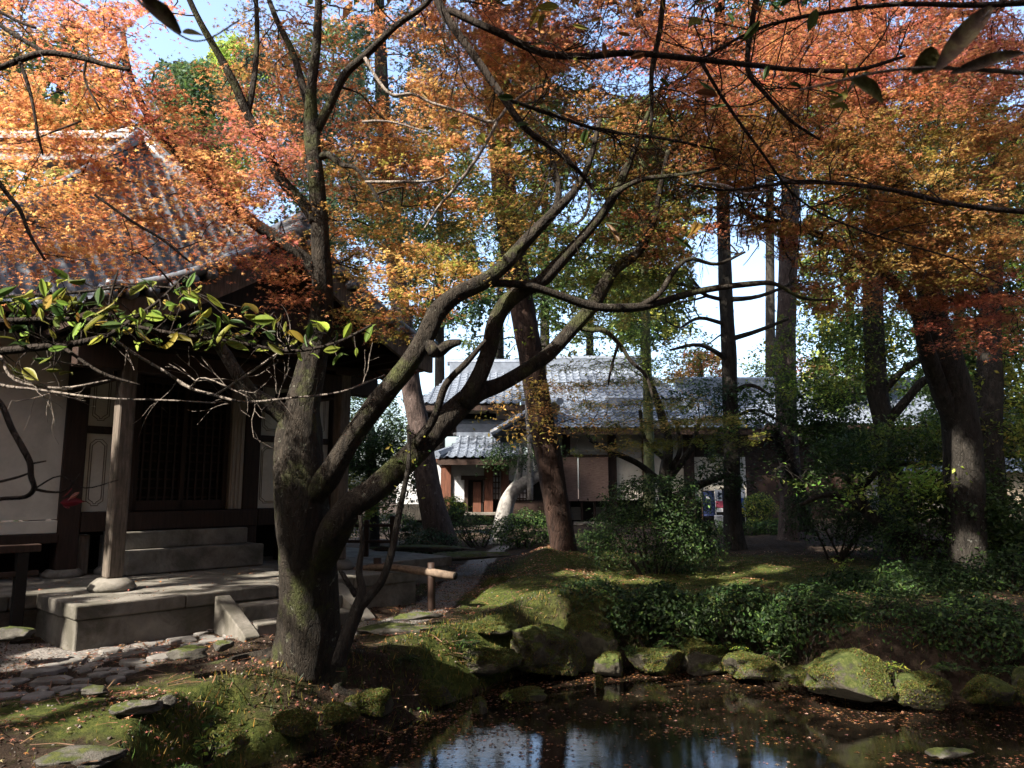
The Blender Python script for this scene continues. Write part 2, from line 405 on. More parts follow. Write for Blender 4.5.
def sprays(centers, per, rad, thick, pals, clusterjit=.25):
    """flat sprays of leaves round each centre; colour shared within a spray"""
    n = len(centers); k = per
    a = rng.uniform(0, 2*math.pi, (n, k)); r = rad*np.sqrt(rng.random((n, k)))*(rng.uniform(.6, 1.3, (n, 1)))
    el = rng.uniform(.35, 1, (n, 1)); th = rng.uniform(0, math.pi, (n, 1))
    x = r*np.cos(a); y = r*np.sin(a)*el
    X = x*np.cos(th)-y*np.sin(th); Yv = x*np.sin(th)+y*np.cos(th)
    sx = rng.normal(0, .25, (n, 1)); sy = rng.normal(0, .25, (n, 1))
    Z = thick*rng.standard_normal((n, k)) + X*sx + Yv*sy - .25*r*r/rad
    P = centers[:, None] + np.stack([X, Yv, Z], -1)
    cc = palcols(pals, n, clusterjit)[:, None]*.65 + palcols(pals, n*k, .2).reshape(n, k, 3)*.35
    return P.reshape(-1, 3), np.clip(cc, .005, .85).reshape(-1, 3)
def in_gap(c, extra=.0):
    for g, rad in SUNGAPS:
        q = c-g; tt = float(q@SUN)
        if tt > (.5 if rad < .5 else 2.2) and float(q@q)-tt*tt < (rad+extra)**2: return True
    return False
def pads_to_centers(pads, dens=1.0, strata=0):
    out = []
    for (px, py, rx, ry, Y, dY, num, pals) in pads:
        num = int(num*dens)
        a = rng.uniform(0, 2*math.pi, num); r = np.sqrt(rng.random(num))
        X = px+rx*r*np.cos(a); Z = py+ry*r*np.sin(a); D = Y+dY*rng.uniform(-1, 1, num)
        if strata: Z = np.round((Z+X*.06)/strata)*strata-X*.06+rng.normal(0, strata*.13, num)
        out.append((np.array([pt(x, z, d) for x, z, d in zip(X, Z, D)]), pals))
    return out
def twigs_to(mb, centers, skel, r0=.012, r1=.003, sides=4, maxlen=2.2):
    """branchlets grow outward: each spray hangs on the nearest limb or on a branchlet already grown"""
    sk = np.asarray(skel); cen = np.asarray(centers)
    d0 = np.array([np.linalg.norm(sk-c, axis=1).min() for c in cen]); order = np.argsort(d0)
    nodes = np.zeros((len(sk)+3*len(cen), 3)); pen = np.zeros(len(nodes)); nodes[:len(sk)] = sk; k = len(sk)
    dist = np.zeros(len(nodes))
    for i in order:
        c = cen[i]; q = nodes[:k]-c; d = np.linalg.norm(q, axis=1); cost = d + .25*dist[:k]
        j = int(np.argmin(cost)); s = nodes[j].copy(); L = max(d[j], .02); dj = dist[j]
        if L > maxlen or in_gap(c, .08) or in_gap((c+s)/2, .08): continue
        sag = np.array([0, 0, .07*L])
        m1 = s*.67+c*.33 + rng.normal(0, .07*L, 3) + sag; m2 = s*.33+c*.67 + rng.normal(0, .06*L, 3) + sag
        ra = max(r1, r0*math.exp(-dj*.7)*(.5+.5*min(1, L))); rb = max(r1*.8, ra*.6)
        mb.tube([s, m1, m2, c], [ra, ra*.85, (ra+rb)/2, rb], sides, smooth=2, cap=False)
        for p_, f in ((m1, .33), (m2, .67), (c, 1)): nodes[k] = p_; dist[k] = dj+L*f; k += 1
def recurse(mb, p, d, L, r, depth, spread=.55, sides=4, tips=None, droop=0.0):
    pts = [p]; n = 4; q = p.copy(); dd = d.copy()
    for i in range(n):
        dd = dd + rng.normal(0, .16, 3) + np.array([0, 0, -droop]); dd /= np.linalg.norm(dd)
        q = q + dd*L/n; pts.append(q.copy())
    mb.tube(pts, np.linspace(r, r*.55, n+1), sides, smooth=2, cap=False)
    if tips is not None: tips.append(q.copy())
    if depth > 0:
        for k in range(random.choice((2, 3, 3))):
            i = random.choice((1, 2, 3, 4)); s = pts[i]
            nd = dd + rng.normal(0, spread, 3); nd /= np.linalg.norm(nd)
            recurse(mb, s, nd, L*random.uniform(.55, .85), r*.55, depth-1, spread, sides, tips, droop)

# ------------------------------------------------------------------ terrain
WZ = -0.75
def on_plane(px, py, z):
    d = ray(px, py); return CAM + d*((z-CAM[2])/d[2])
shore_px = [(226,800),(250,772),(320,757),(392,735),(436,714),(482,694),(520,677),(560,669),(600,671),(640,667),(700,667),(760,674),(800,687),(850,703),(905,706),(960,701),(1030,700)]
shore = [on_plane(a, b_, WZ)[:2] for a, b_ in shore_px]
POND = np.array(shore + [(9.5, 8.6), (10, 2.2), (4, 1.2), (-1.2, 1.6), (-2.2, 3.6)])
def pond_sd(x, y):            # + outside, - inside
    x = np.asarray(x, float); y = np.asarray(y, float)
    d = np.full(x.shape, 1e9); inside = np.zeros(x.shape, bool)
    n = len(POND)
    for i in range(n):
        ax, ay = POND[i]; bx_, by_ = POND[(i+1) % n]
        ex, ey = bx_-ax, by_-ay; t_ = np.clip(((x-ax)*ex+(y-ay)*ey)/(ex*ex+ey*ey), 0, 1)
        d = np.minimum(d, np.hypot(x-ax-t_*ex, y-ay-t_*ey))
        c_ = ((ay > y) != (by_ > y)) & (x < (bx_-ax)*(y-ay)/(by_-ay+1e-12)+ax); inside ^= c_
    return np.where(inside, -d, d)
# pavilion frame: s along the facade, t into the building
C0 = np.array([-4.86, 8.5]); UU = np.array([.6820, .7314]); TT = np.array([-.7314, .6820])
def st(s, t_): return C0 + UU*s + TT*t_
def gauss(x, y, cx, cy, rx, ry): return np.exp(-(((x-cx)/rx)**2+((y-cy)/ry)**2))
def height(x, y, fine=True):
    x = np.asarray(x, float); y = np.asarray(y, float)
    right = sstep(-.8, .8, x - (y-9)*.0)
    b = -.12*(1-right) + .16*right*sstep(8.8, 10.5, y) - .05*right*(1-sstep(8.8, 10.5, y))
    b = b + .020*np.clip(y-12, 0, 14)
    b = b + .13*gauss(x, y, -2.9, 6.3, 1.1, .5) + .12*gauss(x, y, -.3, 9.5, .9, .55) + .10*gauss(x, y, -4.4, 5.6, 1.2, .5) + .25*gauss(x, y, 1.1, 15.6, 1.4, 1.1) + .16*gauss(x, y, -.1, 12.4, .8, .7)
    b = b + .12*gauss(x, y, -2.1, 7.9, 1.0, .7)
    if fine: b = b + .06*fbm(x*1.3, y*1.3, 0, 4) + .035*fbm(x*5, y*5, 3, 3) + .03*np.maximum(0, fbm(x*3+4, y*3, 8, 3))
    sd = pond_sd(x, y) + .14*fbm(x*1.7+5, y*1.7, 0, 3)
    wdt = .62 - .12*right
    f = sstep(-.02, 1, sd/wdt)
    h = (WZ-.07)*(1-f)+b*f
    h = np.where(sd < 0, WZ-.07-.35*sstep(0, .9, -sd), h)
    r2 = np.hypot(x, y)
    return h + 0*r2
def hit(px, py):
    d = ray(px, py); tt = np.linspace(2.5, 60, 2400); P = CAM + d[None]*tt[:, None]
    hh = np.maximum(height(P[:, 0], P[:, 1], False), WZ)
    i = int(np.argmax(P[:, 2] < hh)); return np.array([P[i, 0], P[i, 1], hh[i]])
def axis(lo, hi, step, far, grow=1.16):
    c = list(np.arange(lo, hi, step)); s = step
    x = c[-1]
    while x < far: s *= grow; x += s; c.append(x)
    s = step; x = c[0]
    while x > -far: s *= grow; x -= s; c.insert(0, x)
    return np.array(c)
xs = axis(-8, 8.5, .06, 900); ys = axis(2.5, 17, .06, 900)
GX, GY = np.meshgrid(xs, ys, indexing='ij'); GZ = height(GX, GY)
far = np.hypot(GX, GY) > 60
GZ = np.where(far, .44+.0*GX, GZ)
n_, m_ = GX.shape
me = bpy.data.meshes.new('ground'); V = np.stack([GX, GY, GZ], -1).reshape(-1, 3)
I = (np.arange(n_-1)[:, None]*m_+np.arange(m_-1)[None]).reshape(-1)
Q = np.stack([I, I+m_, I+m_+1, I+1], -1)
me.vertices.add(len(V)); me.vertices.foreach_set('co', V.reshape(-1).astype(np.float32))
me.loops.add(Q.size); me.loops.foreach_set('vertex_index', Q.reshape(-1).astype(np.int32))
me.polygons.add(len(Q)); me.polygons.foreach_set('loop_start', (np.arange(len(Q))*4).astype(np.int32)); me.update(calc_edges=True)
me.polygons.foreach_set('use_smooth', [True]*len(Q))
def polydist(x, y, pts):
    d = np.full(np.shape(x), 1e9)
    for (ax, ay), (bx_, by_) in zip(pts[:-1], pts[1:]):
        ex, ey = bx_-ax, by_-ay; t_ = np.clip(((x-ax)*ex+(y-ay)*ey)/(ex*ex+ey*ey), 0, 1)
        d = np.minimum(d, np.hypot(x-ax-t_*ex, y-ay-t_*ey))
    return d
path_pts = [tuple(hit(*p)[:2]) for p in [(352, 632), (375, 628), (420, 615), (460, 585), (475, 565), (500, 548)]]
yard = [tuple(hit(*p)[:2]) for p in [(-40, 660), (60, 655), (130, 640)]]
pd = polydist(GX, GY, path_pts); pdy = polydist(GX, GY, yard)
gravel = np.maximum(1-sstep(.1, .55, pd), 1-sstep(.5, 1.0, pdy))
back = sstep(16, 19, GY); gravel = np.maximum(gravel, back*.35*(GX < 3))
mossm = np.ones_like(GX)*.24 + .45*gauss(GX, GY, -2.9, 6.3, 1.6, .8) + .5*gauss(GX, GY, -.3, 9.4, 1.2, .9) + .45*gauss(GX, GY, 3.5, 13.5, 4.5, 3.2)+.4*gauss(GX, GY, 0, 12.6, 1.3, 1.3)
mossm = (mossm+.13*gauss(GX, GY, -2.2, 7.3, 1.8, .8))*(sstep(-.05, .2, pond_sd(GX, GY)))*(1-.8*gravel)
c4 = np.zeros((n_*m_, 4), np.float32); c4[:, 0] = mossm.reshape(-1); c4[:, 1] = gravel.reshape(-1); c4[:, 3] = 1
me.color_attributes.new('mask', 'FLOAT_COLOR', 'POINT').data.foreach_set('color', c4.reshape(-1))
tag(link('ground', me, M_GROUND), kind='structure')
# pond water: one sheet a little wider than the shoreline
mb = MB(); mb.add([(-4.5, .5, WZ), (12, .5, WZ), (12, 12.2, WZ), (-4.5, 12.2, WZ)], [(0, 1, 2, 3)])
tag(mb.build('pond_water', M_WATER, base=(3, 6, WZ), smooth=False), kind='structure')

# shafts of sun that the photograph shows
def gap(px, py, Y, r): SUNGAPS.append((pt(px, py, Y), r*1.3+.03))
def gaph(px, py, r): SUNGAPS.append((hit(px, py), r*1.25+.03))
gap(110, 300, 2.6, .3); gap(220, 325, 2.6, .25); gap(350, 340, 2.6, .2); gap(60, 320, 2.6, .25); gap(890, 570, 12, .2); gap(865, 597, 11, .15); gap(1000, 625, 10.9, .18); gap(800, 475, 16.5, .4); gap(960, 470, 12.3, .2); gap(975, 560, 12.3, .2); gap(975, 560, 12.2, .1)
gaph(720, 575, .3); gaph(770, 570, .25); gaph(400, 600, .15); gaph(100, 650, .15)
for p_ in [(60, 100), (40, 170), (150, 190), (230, 170), (100, 230), (420, 90), (470, 130), (440, 180), (560, 110), (430, 270)]: gap(p_[0], p_[1], 6.8, .5)
for p_ in [(900, 160), (940, 200), (840, 230), (960, 260), (900, 80), (800, 60), (1000, 320), (850, 150), (760, 120), (690, 235)]: gap(p_[0], p_[1], 7.9, .45)
gap(283, 640, 7.5, .22); gap(285, 600, 7.5, .16); gap(285, 450, 7.4, .12); gap(345, 445, 7.3, .14); gap(222, 300, 7.2, .1)
gap(318, 270, 7.3, .12); gap(540, 360, 7.8, .13)
gap(450, 573, 11.6, .2); gaph(470, 640, .28); gaph(430, 655, .25); gap(555, 545, 16, .35); gap(545, 635, 9.5, .32)
gap(560, 655, 9.5, .22); gap(850, 660, 8.2, .35); gap(815, 668, 8.3, .2); gap(660, 655, 9.8, .25); gap(609, 658, 9.9, .14)
gap(125, 400, 9.8, .10); gap(125, 370, 9.8, .1); gap(125, 430, 9.8, .1); gap(118, 585, 9.7, .12); gap(85, 605, 8.5, .12)
gaph(250, 640, .22); gaph(215, 655, .2); gaph(150, 725, .22); gaph(110, 715, .18); gaph(60, 730, .22); gaph(190, 690, .2)
gaph(500, 600, .25); gaph(540, 598, .22); gaph(590, 590, .2); gaph(640, 582, .2)
gaph(20, 720, .15); gaph(60, 755, .15); gaph(330, 640, .12)
_g = np.random.default_rng(5)
for _i in range(46):
    _px, _py = (_g.uniform(-10, 290), _g.uniform(600, 765)) if _i < 26 else ((_g.uniform(380, 560), _g.uniform(585, 665)) if _i < 38 else (_g.uniform(560, 800), _g.uniform(565, 605)))
    _h = hit(_px, _py)
    if _h[2] > WZ+.1: SUNGAPS.append((_h, _g.uniform(.10, .26)))
SUNGAPS += [(np.array([q_[0], q_[1], .4]), r_) for q_, r_ in ((st(.6, .3), .2), (st(1.3, .7), .15), (st(2.6, .5), .2), (st(3.2, 1.2), .22), (st(.3, 1.6), .15), (st(4.2, .2), .2))]
SKYGAPS += [(745, 290, 48, 46, .0), (715, 245, 30, 20, .3), (175, 38, 42, 26, .1), (388, 70, 22, 34, .15), (640, 78, 42, 15, .25), (573, 78, 22, 12, .3),
            (575, 205, 36, 18, .25), (600, 355, 50, 14, .35), (780, 200, 38, 22, .2), (487, 245, 12, 30, .3), (60, 95, 16, 14, .3), (800, 330, 20, 40, .4), (430, 215, 30, 10, .4),
            (650, 395, 60, 12, .5), (900, 405, 50, 10, .35), (1000, 60, 14, 10, .4), (920, 130, 10, 10, .6)]

# ------------------------------------------------------------------ roofs
def slope_patch(mb, A, B, up, L, hipL, hipR, pitch=.27, row=.3, sag=.0, rh=.05):
    A = np.asarray(A, float); B = np.asarray(B, float); up = np.asarray(up, float); up /= np.linalg.norm(up)
    W = np.linalg.norm(B-A); e = (B-A)/W; N = np.cross(e, up); N *= np.sign(N[2])
    nc = max(2, int(round(W/pitch))); prof = [(0, 0), (.08, .62), (.2, 1), (.32, .62), (.4, 0), (.7, -.25)]
    xs_ = []; hs = []
    for i in range(nc):
        for f, h in prof: xs_.append((i+f)*W/nc); hs.append(h*rh)
    xs_.append(W); hs.append(0)
    nr = max(2, int(round(L/row))); vs = []; hv = []
    for j in range(nr): vs += [j*L/nr, (j+.97)*L/nr]; hv += [.035, .0]
    vs.append(L); hv.append(.0)
    xs_ = np.array(xs_); hs = np.array(hs); vs = np.array(vs); hv = np.array(hv)
    X, Vv = np.meshgrid(xs_, vs, indexing='ij'); H = hs[:, None]+hv[None]
    f = Vv/L; H = H - sag*4*f*(1-f)
    G = A + e*X[..., None] + up*Vv[..., None] + N*H[..., None]
    n, k = X.shape; base = mb.n
    I, J = np.meshgrid(np.arange(n-1), np.arange(k-1), indexing='ij')
    xm = (xs_[:-1]+xs_[1:])[:, None]/2; vm = ((vs[:-1]+vs[1:])/2/L)[None]
    ok = (xm >= hipL*vm) & (xm <= W-hipR*vm)
    I = I[ok]; J = J[ok]
    Fq = np.stack([I*k+J, (I+1)*k+J, (I+1)*k+J+1, I*k+J+1], -1)
    mb.add(G.reshape(-1, 3), Fq.tolist())
def eave_discs(mb, A, B, out, pitch=.27, r=.07):
    A = np.asarray(A, float); B = np.asarray(B, float); W = np.linalg.norm(B-A); n = int(round(W/pitch))
    out = np.asarray(out, float)
    for i in range(n):
        c = A+(B-A)*((i+.2)/n); mb.tube([c-out*.1+[0, 0, .02], c+out*.04+[0, 0, .02]], r, 10)
def S3(s, t_, z): q = st(s, t_); return np.array([q[0], q[1], z])
AX = [np.array([UU[0], UU[1], 0]), np.array([TT[0], TT[1], 0]), np.array([0, 0, 1.0])]
def sbox(mb, s0, s1, t0, t1, z0, z1): mb.box(S3((s0+s1)/2, (t0+t1)/2, (z0+z1)/2), (abs(s1-s0)/2, abs(t1-t0)/2, abs(z1-z0)/2), AX)

pav = thing('temple_pavilion', 'old temple pavilion with lattice door, pale plaster walls and tiled roof on a stone platform', 'pavilion', S3(2.45, 3, -.1))
# stone platform of separate slabs
mb = MB()
def slabs(s0, s1, t0, t1, z0, z1, step):
    n = max(1, int(round((s1-s0)/step)))
    for i in range(n): sbox(mb, s0+(s1-s0)*i/n+.004, s0+(s1-s0)*(i+1)/n-.004, t0, t1, z0+random.uniform(-.004, .0), z1+random.uniform(-.004, .004))
slabs(0, 4.95, 0, .42, .24, .40, 1.2); slabs(0.0, 4.95, .43, 1.45, .22, .397, 1.6); slabs(-3.2, 7, 1.46, 3.4, .22, .395, 1.5)
slabs(-3.2, 7, 3.41, 9.4, .2, .393, 3.4)
sbox(mb, .03, 4.92, .03, 1.5, -.5, .235); sbox(mb, -3.15, 6.95, 1.5, 9.35, -.5, .215)
mb.build('platform', M_SLAB, pav, smooth=False, bevel=.018)
for (a, b_, c_, d, e, f) in [(1.45, 3.65, 2.55, 3.12, .402, .76), (1.3, 3.5, 2.85, 3.13, .762, 1.03)]:
    mb = MB(); sbox(mb, a, b_, c_, d, e, f); mb.build('door_step', M_SLAB, pav, smooth=False, bevel=.02)
for (c_, d, f) in [(-.32, -.005, .22), (-.66, -.325, .04)]:
    mb = MB(); sbox(mb, 1.83, 3.3, c_, d, -.4, f); mb.build('garden_step', M_SLAB, pav, smooth=False, bevel=.02)
for s0 in (1.60, 3.31):
    mb = MB(); P = [S3(s, t_, z) for s in (s0, s0+.2) for (t_, z) in ((-.005, .34), (-.005, -.4), (-.82, -.4), (-.82, -.06), (-.72, .0))]
    mb.add(P, [(0, 1, 2, 3, 4), (9, 8, 7, 6, 5), (0, 4, 9, 5), (4, 3, 8, 9), (3, 2, 7, 8)]); mb.build('sloping_kerb', M_SLAB, pav, smooth=False, bevel=.015)
# columns
for s in (-1.3, .80, 1.52, 3.66, 5.45):
    mb = MB(); sbox(mb, s-.15, s+.15, 3.12, 3.42, .5, 4.2); mb.build('column', M_WOOD, pav, smooth=False, bevel=.02)
    mb = MB(); mb.tube([S3(s, 3.27, .39), S3(s, 3.27, .45), S3(s, 3.27, .505)], [.3, .28, .22], 14); mb.build('base_stone', M_SLAB, pav)
def panel(s0, s1, z0, z1, tq=3.26):
    mb = MB(); sbox(mb, s0, s1, tq, tq+.1, z0, z1); p = mb.build('plaster_panel', M_PLASTER, pav, smooth=False)
    return p
def cartouche(par, s0, s1, z0, z1, tq=3.255):
    mb = MB()
    for dd in (0, .03):
        a, b_, c_, d = s0+.09+dd, s1-.09-dd, z0+.09+dd, z1-.09-dd; k = .07
        loop = [(a, c_+k), (a+k, c_+k*.3), (a+k, c_), (b_-k, c_), (b_-k, c_+k*.3), (b_, c_+k), (b_, d-k), (b_-k, d), (a+k, d), (a, d-k), (a, c_+k)]
        mb.tube([S3(p_, tq, q_) for p_, q_ in loop], .006, 4, cap=False)
    mb.build('moulding', M_WOODH, par)
for (a, b_) in ((.95, 1.37), (3.81, 5.30)):
    segs = [(a, b_)] if b_-a < 1 else [(a, b_)]
    for (p0, p1) in segs:
        for (z0, z1) in ((1.34, 2.54), (2.66, 3.80)):
            o = panel(p0, p1, z0, z1); cartouche(o, p0, p1, z0, z1)
o = panel(-1.15, .65, 1.24, 3.95, 3.2)
mb = MB(); sbox(mb, -1.15, .65, 3.15, 3.3, 1.04, 1.225); mb.build('skirting_panel', M_PLASTER, pav, smooth=False, bevel=.01)
o = panel(1.67, 3.51, 3.66, 3.95)
for (a, b_, c_, d, e, f) in [(-1.6, .65, 3.08, 3.4, .90, 1.035), (.95, 1.37, 3.10, 3.4, 1.04, 1.335), (3.81, 5.3, 3.10, 3.4, 1.04, 1.335), (.95, 1.37, 3.2, 3.4, 2.545, 2.655), (3.81, 5.3, 3.2, 3.4, 2.545, 2.655),
                             (-1.6, 5.8, 3.0, 3.45, 3.96, 4.2), (1.67, 3.51, 3.06, 3.4, 3.52, 3.655)]:
    mb = MB(); sbox(mb, a, b_, c_, d, e, f); mb.build('beam', M_WOOD, pav, smooth=False, bevel=.01)
mb = MB(); sbox(mb, 1.3, 3.75, 3.0, 3.4, 1.04, 1.33); mb.build('door_sill', M_WOOD, pav, smooth=False, bevel=.015)
mb = MB(); sbox(mb, 3.26, 3.5, 3.13, 3.4, 1.335, 3.515)
for k in range(3): sbox(mb, 3.285+.07*k, 3.32+.07*k, 3.115, 3.13, 1.34, 3.51)
mb.build('door_jamb', M_PALEWOOD, pav, smooth=False, bevel=.006)
# lattice door
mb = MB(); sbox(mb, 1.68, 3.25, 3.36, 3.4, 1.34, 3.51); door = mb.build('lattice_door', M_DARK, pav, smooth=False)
mb = MB()
for i in range(13): s = 1.70+i*(3.22-1.70)/12; sbox(mb, s-.016, s+.016, 3.24, 3.27, 1.36, 3.5)
for j in range(15): z = 1.40+j*(3.48-1.40)/14; sbox(mb, 1.69, 3.24, 3.272, 3.29, z-.014, z+.014)
mb.build('lattice', M_WOOD, door, smooth=False)
mb = MB()
for (a, b_, c_, d) in ((1.68, 1.76, 1.34, 3.51), (2.43, 2.51, 1.34, 3.51), (3.17, 3.25, 1.34, 3.51), (1.76, 3.17, 1.34, 1.5), (1.76, 3.17, 3.42, 3.51)):
    sbox(mb, a, b_, 3.21, 3.30, c_, d)
mb.build('door_frame', M_WOOD, door, smooth=False, bevel=.008)
# near-black sheets paint the shade under the floor; short props and stones
mb = MB(); sbox(mb, -3, 5.6, 4.0, 4.1, .4, 1.05); sbox(mb, -1.4, 5.5, 3.42, 3.5, 1.3, 4.1); sbox(mb, 5.42, 5.58, 3.45, 9, .5, 1.3); mb.build('crawl_space_shade', M_DARK, pav, smooth=False)
for (a, b_, c_, m_) in ((.92, 1.13, 1.0, M_POST), (1.32, 1.62, .98, M_SLAB), (-.35, -.1, .88, M_SLAB), (4.3, 4.5, 1.0, M_WOOD)):
    mb = MB(); sbox(mb, a, b_, 3.2, 3.4, .40, c_); mb.build('floor_prop', m_, pav, smooth=False, bevel=.02)
# side wall of the hall (white, faces right) and the far column
mb = MB(); sbox(mb, 5.50, 5.56, 3.45, 8.8, 1.3, 4.1); mb.build('side_wall', M_PLASTER, pav, smooth=False)
mb = MB(); sbox(mb, -1.42, -1.34, 3.45, 8.8, .6, 4.1); mb.build('side_wall', M_PLASTER, pav, smooth=False)
for t_ in (5.5, 7.8):
    mb = MB(); sbox(mb, 5.44, 5.70, t_-.13, t_+.13, .45, 4.1); mb.build('column', M_REDWOOD, pav, smooth=False, bevel=.02)
# porch posts on cushion stones
for s in (.75, 4.15):
    mb = MB(); mb.box(S3(s, 1.1, 2.12), (.105, .105, 1.57), AX); p = mb.build('porch_post', M_POST, pav, smooth=False, bevel=.03)
    mb = MB(); mb.tube([S3(s, 1.1, .395), S3(s, 1.1, .44), S3(s, 1.1, .50), S3(s, 1.1, .555)], [.26, .29, .25, .18], 16); mb.build('base_stone', M_SLAB, p)
    mb = MB(); sbox(mb, s-.12, s+.12, 1.25, 3.1, 3.2, 3.42); mb.build('tie_beam', M_WOOD, pav, smooth=False, bevel=.01)
    mb = MB(); sbox(mb, s-.22, s+.22, .97, 1.23, 3.56, 3.70); mb.build('bracket', M_WOOD, pav, smooth=False, bevel=.015)
mb = MB(); sbox(mb, .1, 4.8, 1.0, 1.22, 3.25, 3.55); mb.build('porch_beam', M_WOOD, pav, smooth=False, bevel=.015)
mb = MB(); sbox(mb, .2, 4.7, .98, 1.2, 3.62, 3.7); mb.build('porch_beam', M_WOOD, pav, smooth=False, bevel=.015)
# curved porch gable
def gz(s): d = min(1, abs(s-2.45)/2.5); return 3.72 + 1.42*(1-d)**1.25 + .10*d**6
mb = MB(); GT0, GT1 = -.30, 3.2
ss = []
for i in range(25):
    for f, h in [(0, 0), (.1, .6), (.22, 1), (.34, .6), (.44, 0), (.72, -.2)]: ss.append((i+f, h))
ts = []
for j in range(12): ts += [(j/12, .03), ((j+.97)/12, 0)]
G = np.zeros((len(ss), len(ts), 3))
svals = np.linspace(-.05, 4.95, 29)
cols = []
for i in range(len(svals)-1):
    cols += [(svals[i], .025), (svals[i]+.97*(svals[i+1]-svals[i]), .0)] if svals[i] > 2.45 else [(svals[i], .0), (svals[i]+.97*(svals[i+1]-svals[i]), .025)]
tv = []
for j in range(13):
    for f, h in [(0, 0), (.1, .6), (.22, 1), (.34, .6), (.44, 0), (.72, -.2)]: tv.append((GT0+(j+f)*(GT1-GT0)/13, h*.05))
G = np.array([[S3(s, t_, gz(s)+.12+h1+h2) for t_, h2 in tv] for s, h1 in cols])
mb.grid(G); mb.build('porch_roof', M_TILE, pav)
# verge tiles: a row of round tiles along the gable edge with their end discs
vg = MB()
for k, t_ in enumerate((GT0-.02, GT0+.2)):
    P = [S3(s, t_, gz(s)+.2-.02*k) for s in np.linspace(-.05, 4.95, 40)]; vg.tube(P, .065, 8)
for s in np.linspace(0, 4.9, 22):
    c_ = S3(s, GT0-.08, gz(s)+.10); vg.tube([c_, c_+AX[1]*.3], .07, 10)
P = [S3(2.45, t_, gz(2.45)+.33) for t_ in np.linspace(GT0-.1, 3, 6)]; vg.tube(P, .12, 10); P = [p+np.array([0, 0, -.13]) for p in P]; vg.tube(P, .15, 6)
vg.build('verge_tiles', M_TILE, pav)
def gable_strip(name, t0, t1, zt, zb, mt):
    mb = MB(); G = []
    for s in np.linspace(-.03, 4.93, 48): z = gz(s); G.append([S3(s, t0, z+zb), S3(s, t0, z+zt), S3(s, t1, z+zt), S3(s, t1, z+zb), S3(s, t0, z+zb)])
    mb.grid(np.array(G)); mb.build(name, mt, pav, smooth=False)
gable_strip('bargeboard', GT0+.02, GT0+.09, .05, -.26, M_POST); gable_strip('roof_boards', GT0+.1, GT1, .09, .03, M_WOOD)
mb = MB()
for i in range(22):
    s = .02+i*4.86/21; z = gz(s)
    sbox(mb, s-.03, s+.03, GT0+.12, 3.1, z-.08, z+.02)
mb.build('porch_rafters', M_WOOD, pav, smooth=False)
mb = MB(); P = [S3(s, .1, min(gz(s)-.02, 5)) for s in np.linspace(.2, 4.7, 20)] + [S3(s, .1, 3.98) for s in np.linspace(4.7, .2, 20)]
mb.add(P, [tuple(range(40))]); P2 = np.array(P)+AX[1]*.06; mb.add(P2, [tuple(range(39, -1, -1))]); mb.build('gable_board', M_WOOD, pav, smooth=False)
# main hipped roof
EZ, RL, HS = 4.12, 4.25, 4.7
upv = lambda a: np.array([a[0]*RL, a[1]*RL, HS])
A_, B_, C_, D_ = S3(-1.8, 2, EZ), S3(6.7, 2, EZ), S3(6.7, 10.5, EZ), S3(-1.8, 10.5, EZ)
Ls = math.hypot(RL, HS)
mr = MB()
for (a, b_, u) in ((A_, B_, TT), (B_, C_, -UU), (C_, D_, -TT), (D_, A_, UU)): slope_patch(mr, a, b_, upv(u), Ls, RL, RL, sag=.28)
roof = mr.build('main_roof', M_TILE, pav)
mb = MB(); apex = S3(2.45, 6.25, EZ+HS)
for c_ in (A_, B_, C_, D_):
    Ps = []
    for v in np.linspace(0, 1, 14): p = c_*(1-v)+apex*v; p = p + np.array([0, 0, .12-.28*1.3*4*v*(1-v)*.72 + .25*max(0, .2-v)**1*1.5]); Ps.append(p)
    mb.tube(Ps, .13, 8); mb.tube([p+np.array([0, 0, .13]) for p in Ps], .08, 8)
eave_discs(mb, A_, B_, -AX[1]); eave_discs(mb, B_, C_, AX[0]); mb.build('hip_tiles', M_TILE, roof)
# ornate ridge
rg = MB(); rl = apex[0]-3.3; rr_ = apex[0]-.15; yy = apex[1]-.1
for (z0, z1, hw) in ((8.30, 8.50, .22), (8.50, 8.56, .28), (8.74, 8.79, .28), (8.79, 8.90, .18)): rg.box2((rl, yy-hw, z0), (rr_, yy+hw, z1))
for i in range(44):
    x = rl+.05+i*(rr_-rl-.1)/43
    rg.box((x, yy, 8.65), (.015, .18, .10), [np.array([.8, 0, .6]), np.array([0, 1, 0]), np.array([-.6, 0, .8])]); rg.box((x, yy, 8.65), (.015, .17, .10), [np.array([.8, 0, -.6]), np.array([0, 1, 0]), np.array([.6, 0, .8])])
rg.tube([(rl-.05, yy, 8.94), (rr_-.5, yy, 8.94), (rr_+.12, yy, 9.02)], .09, 10); rg.box2((rr_, yy-.2, 8.3), (rr_+.08, yy+.2, 9.03))
rg.build('ridge', M_RIDGE, roof, smooth=False)
# soffit, rafters
mb = MB()
sof = [S3(-1.7, 2.1, EZ-.1), S3(6.6, 2.1, EZ-.1), S3(6.6, 10.4, EZ-.1), S3(-1.7, 10.4, EZ-.1)]
ins = [S3(-1.3, 3.3, EZ+.35), S3(5.5, 3.3, EZ+.35), S3(5.5, 9, EZ+.35), S3(-1.3, 9, EZ+.35)]
mb.add(sof+ins, [(0, 1, 5, 4), (1, 2, 6, 5), (2, 3, 7, 6), (3, 0, 4, 7)]); mb.build('soffit', M_WOOD, pav, smooth=False)
mb = MB()
for i in range(40):
    s = -1.6+i*8.1/39; a = S3(s, 2.06, EZ-.14); b_ = S3(s, 3.4, EZ+.32); mb.tube([a, b_], .035, 4)
for i in range(34):
    t_ = 2.3+i*8/33; mb.tube([S3(6.63, t_, EZ-.14), S3(5.45, t_, EZ+.32)], .035, 4)
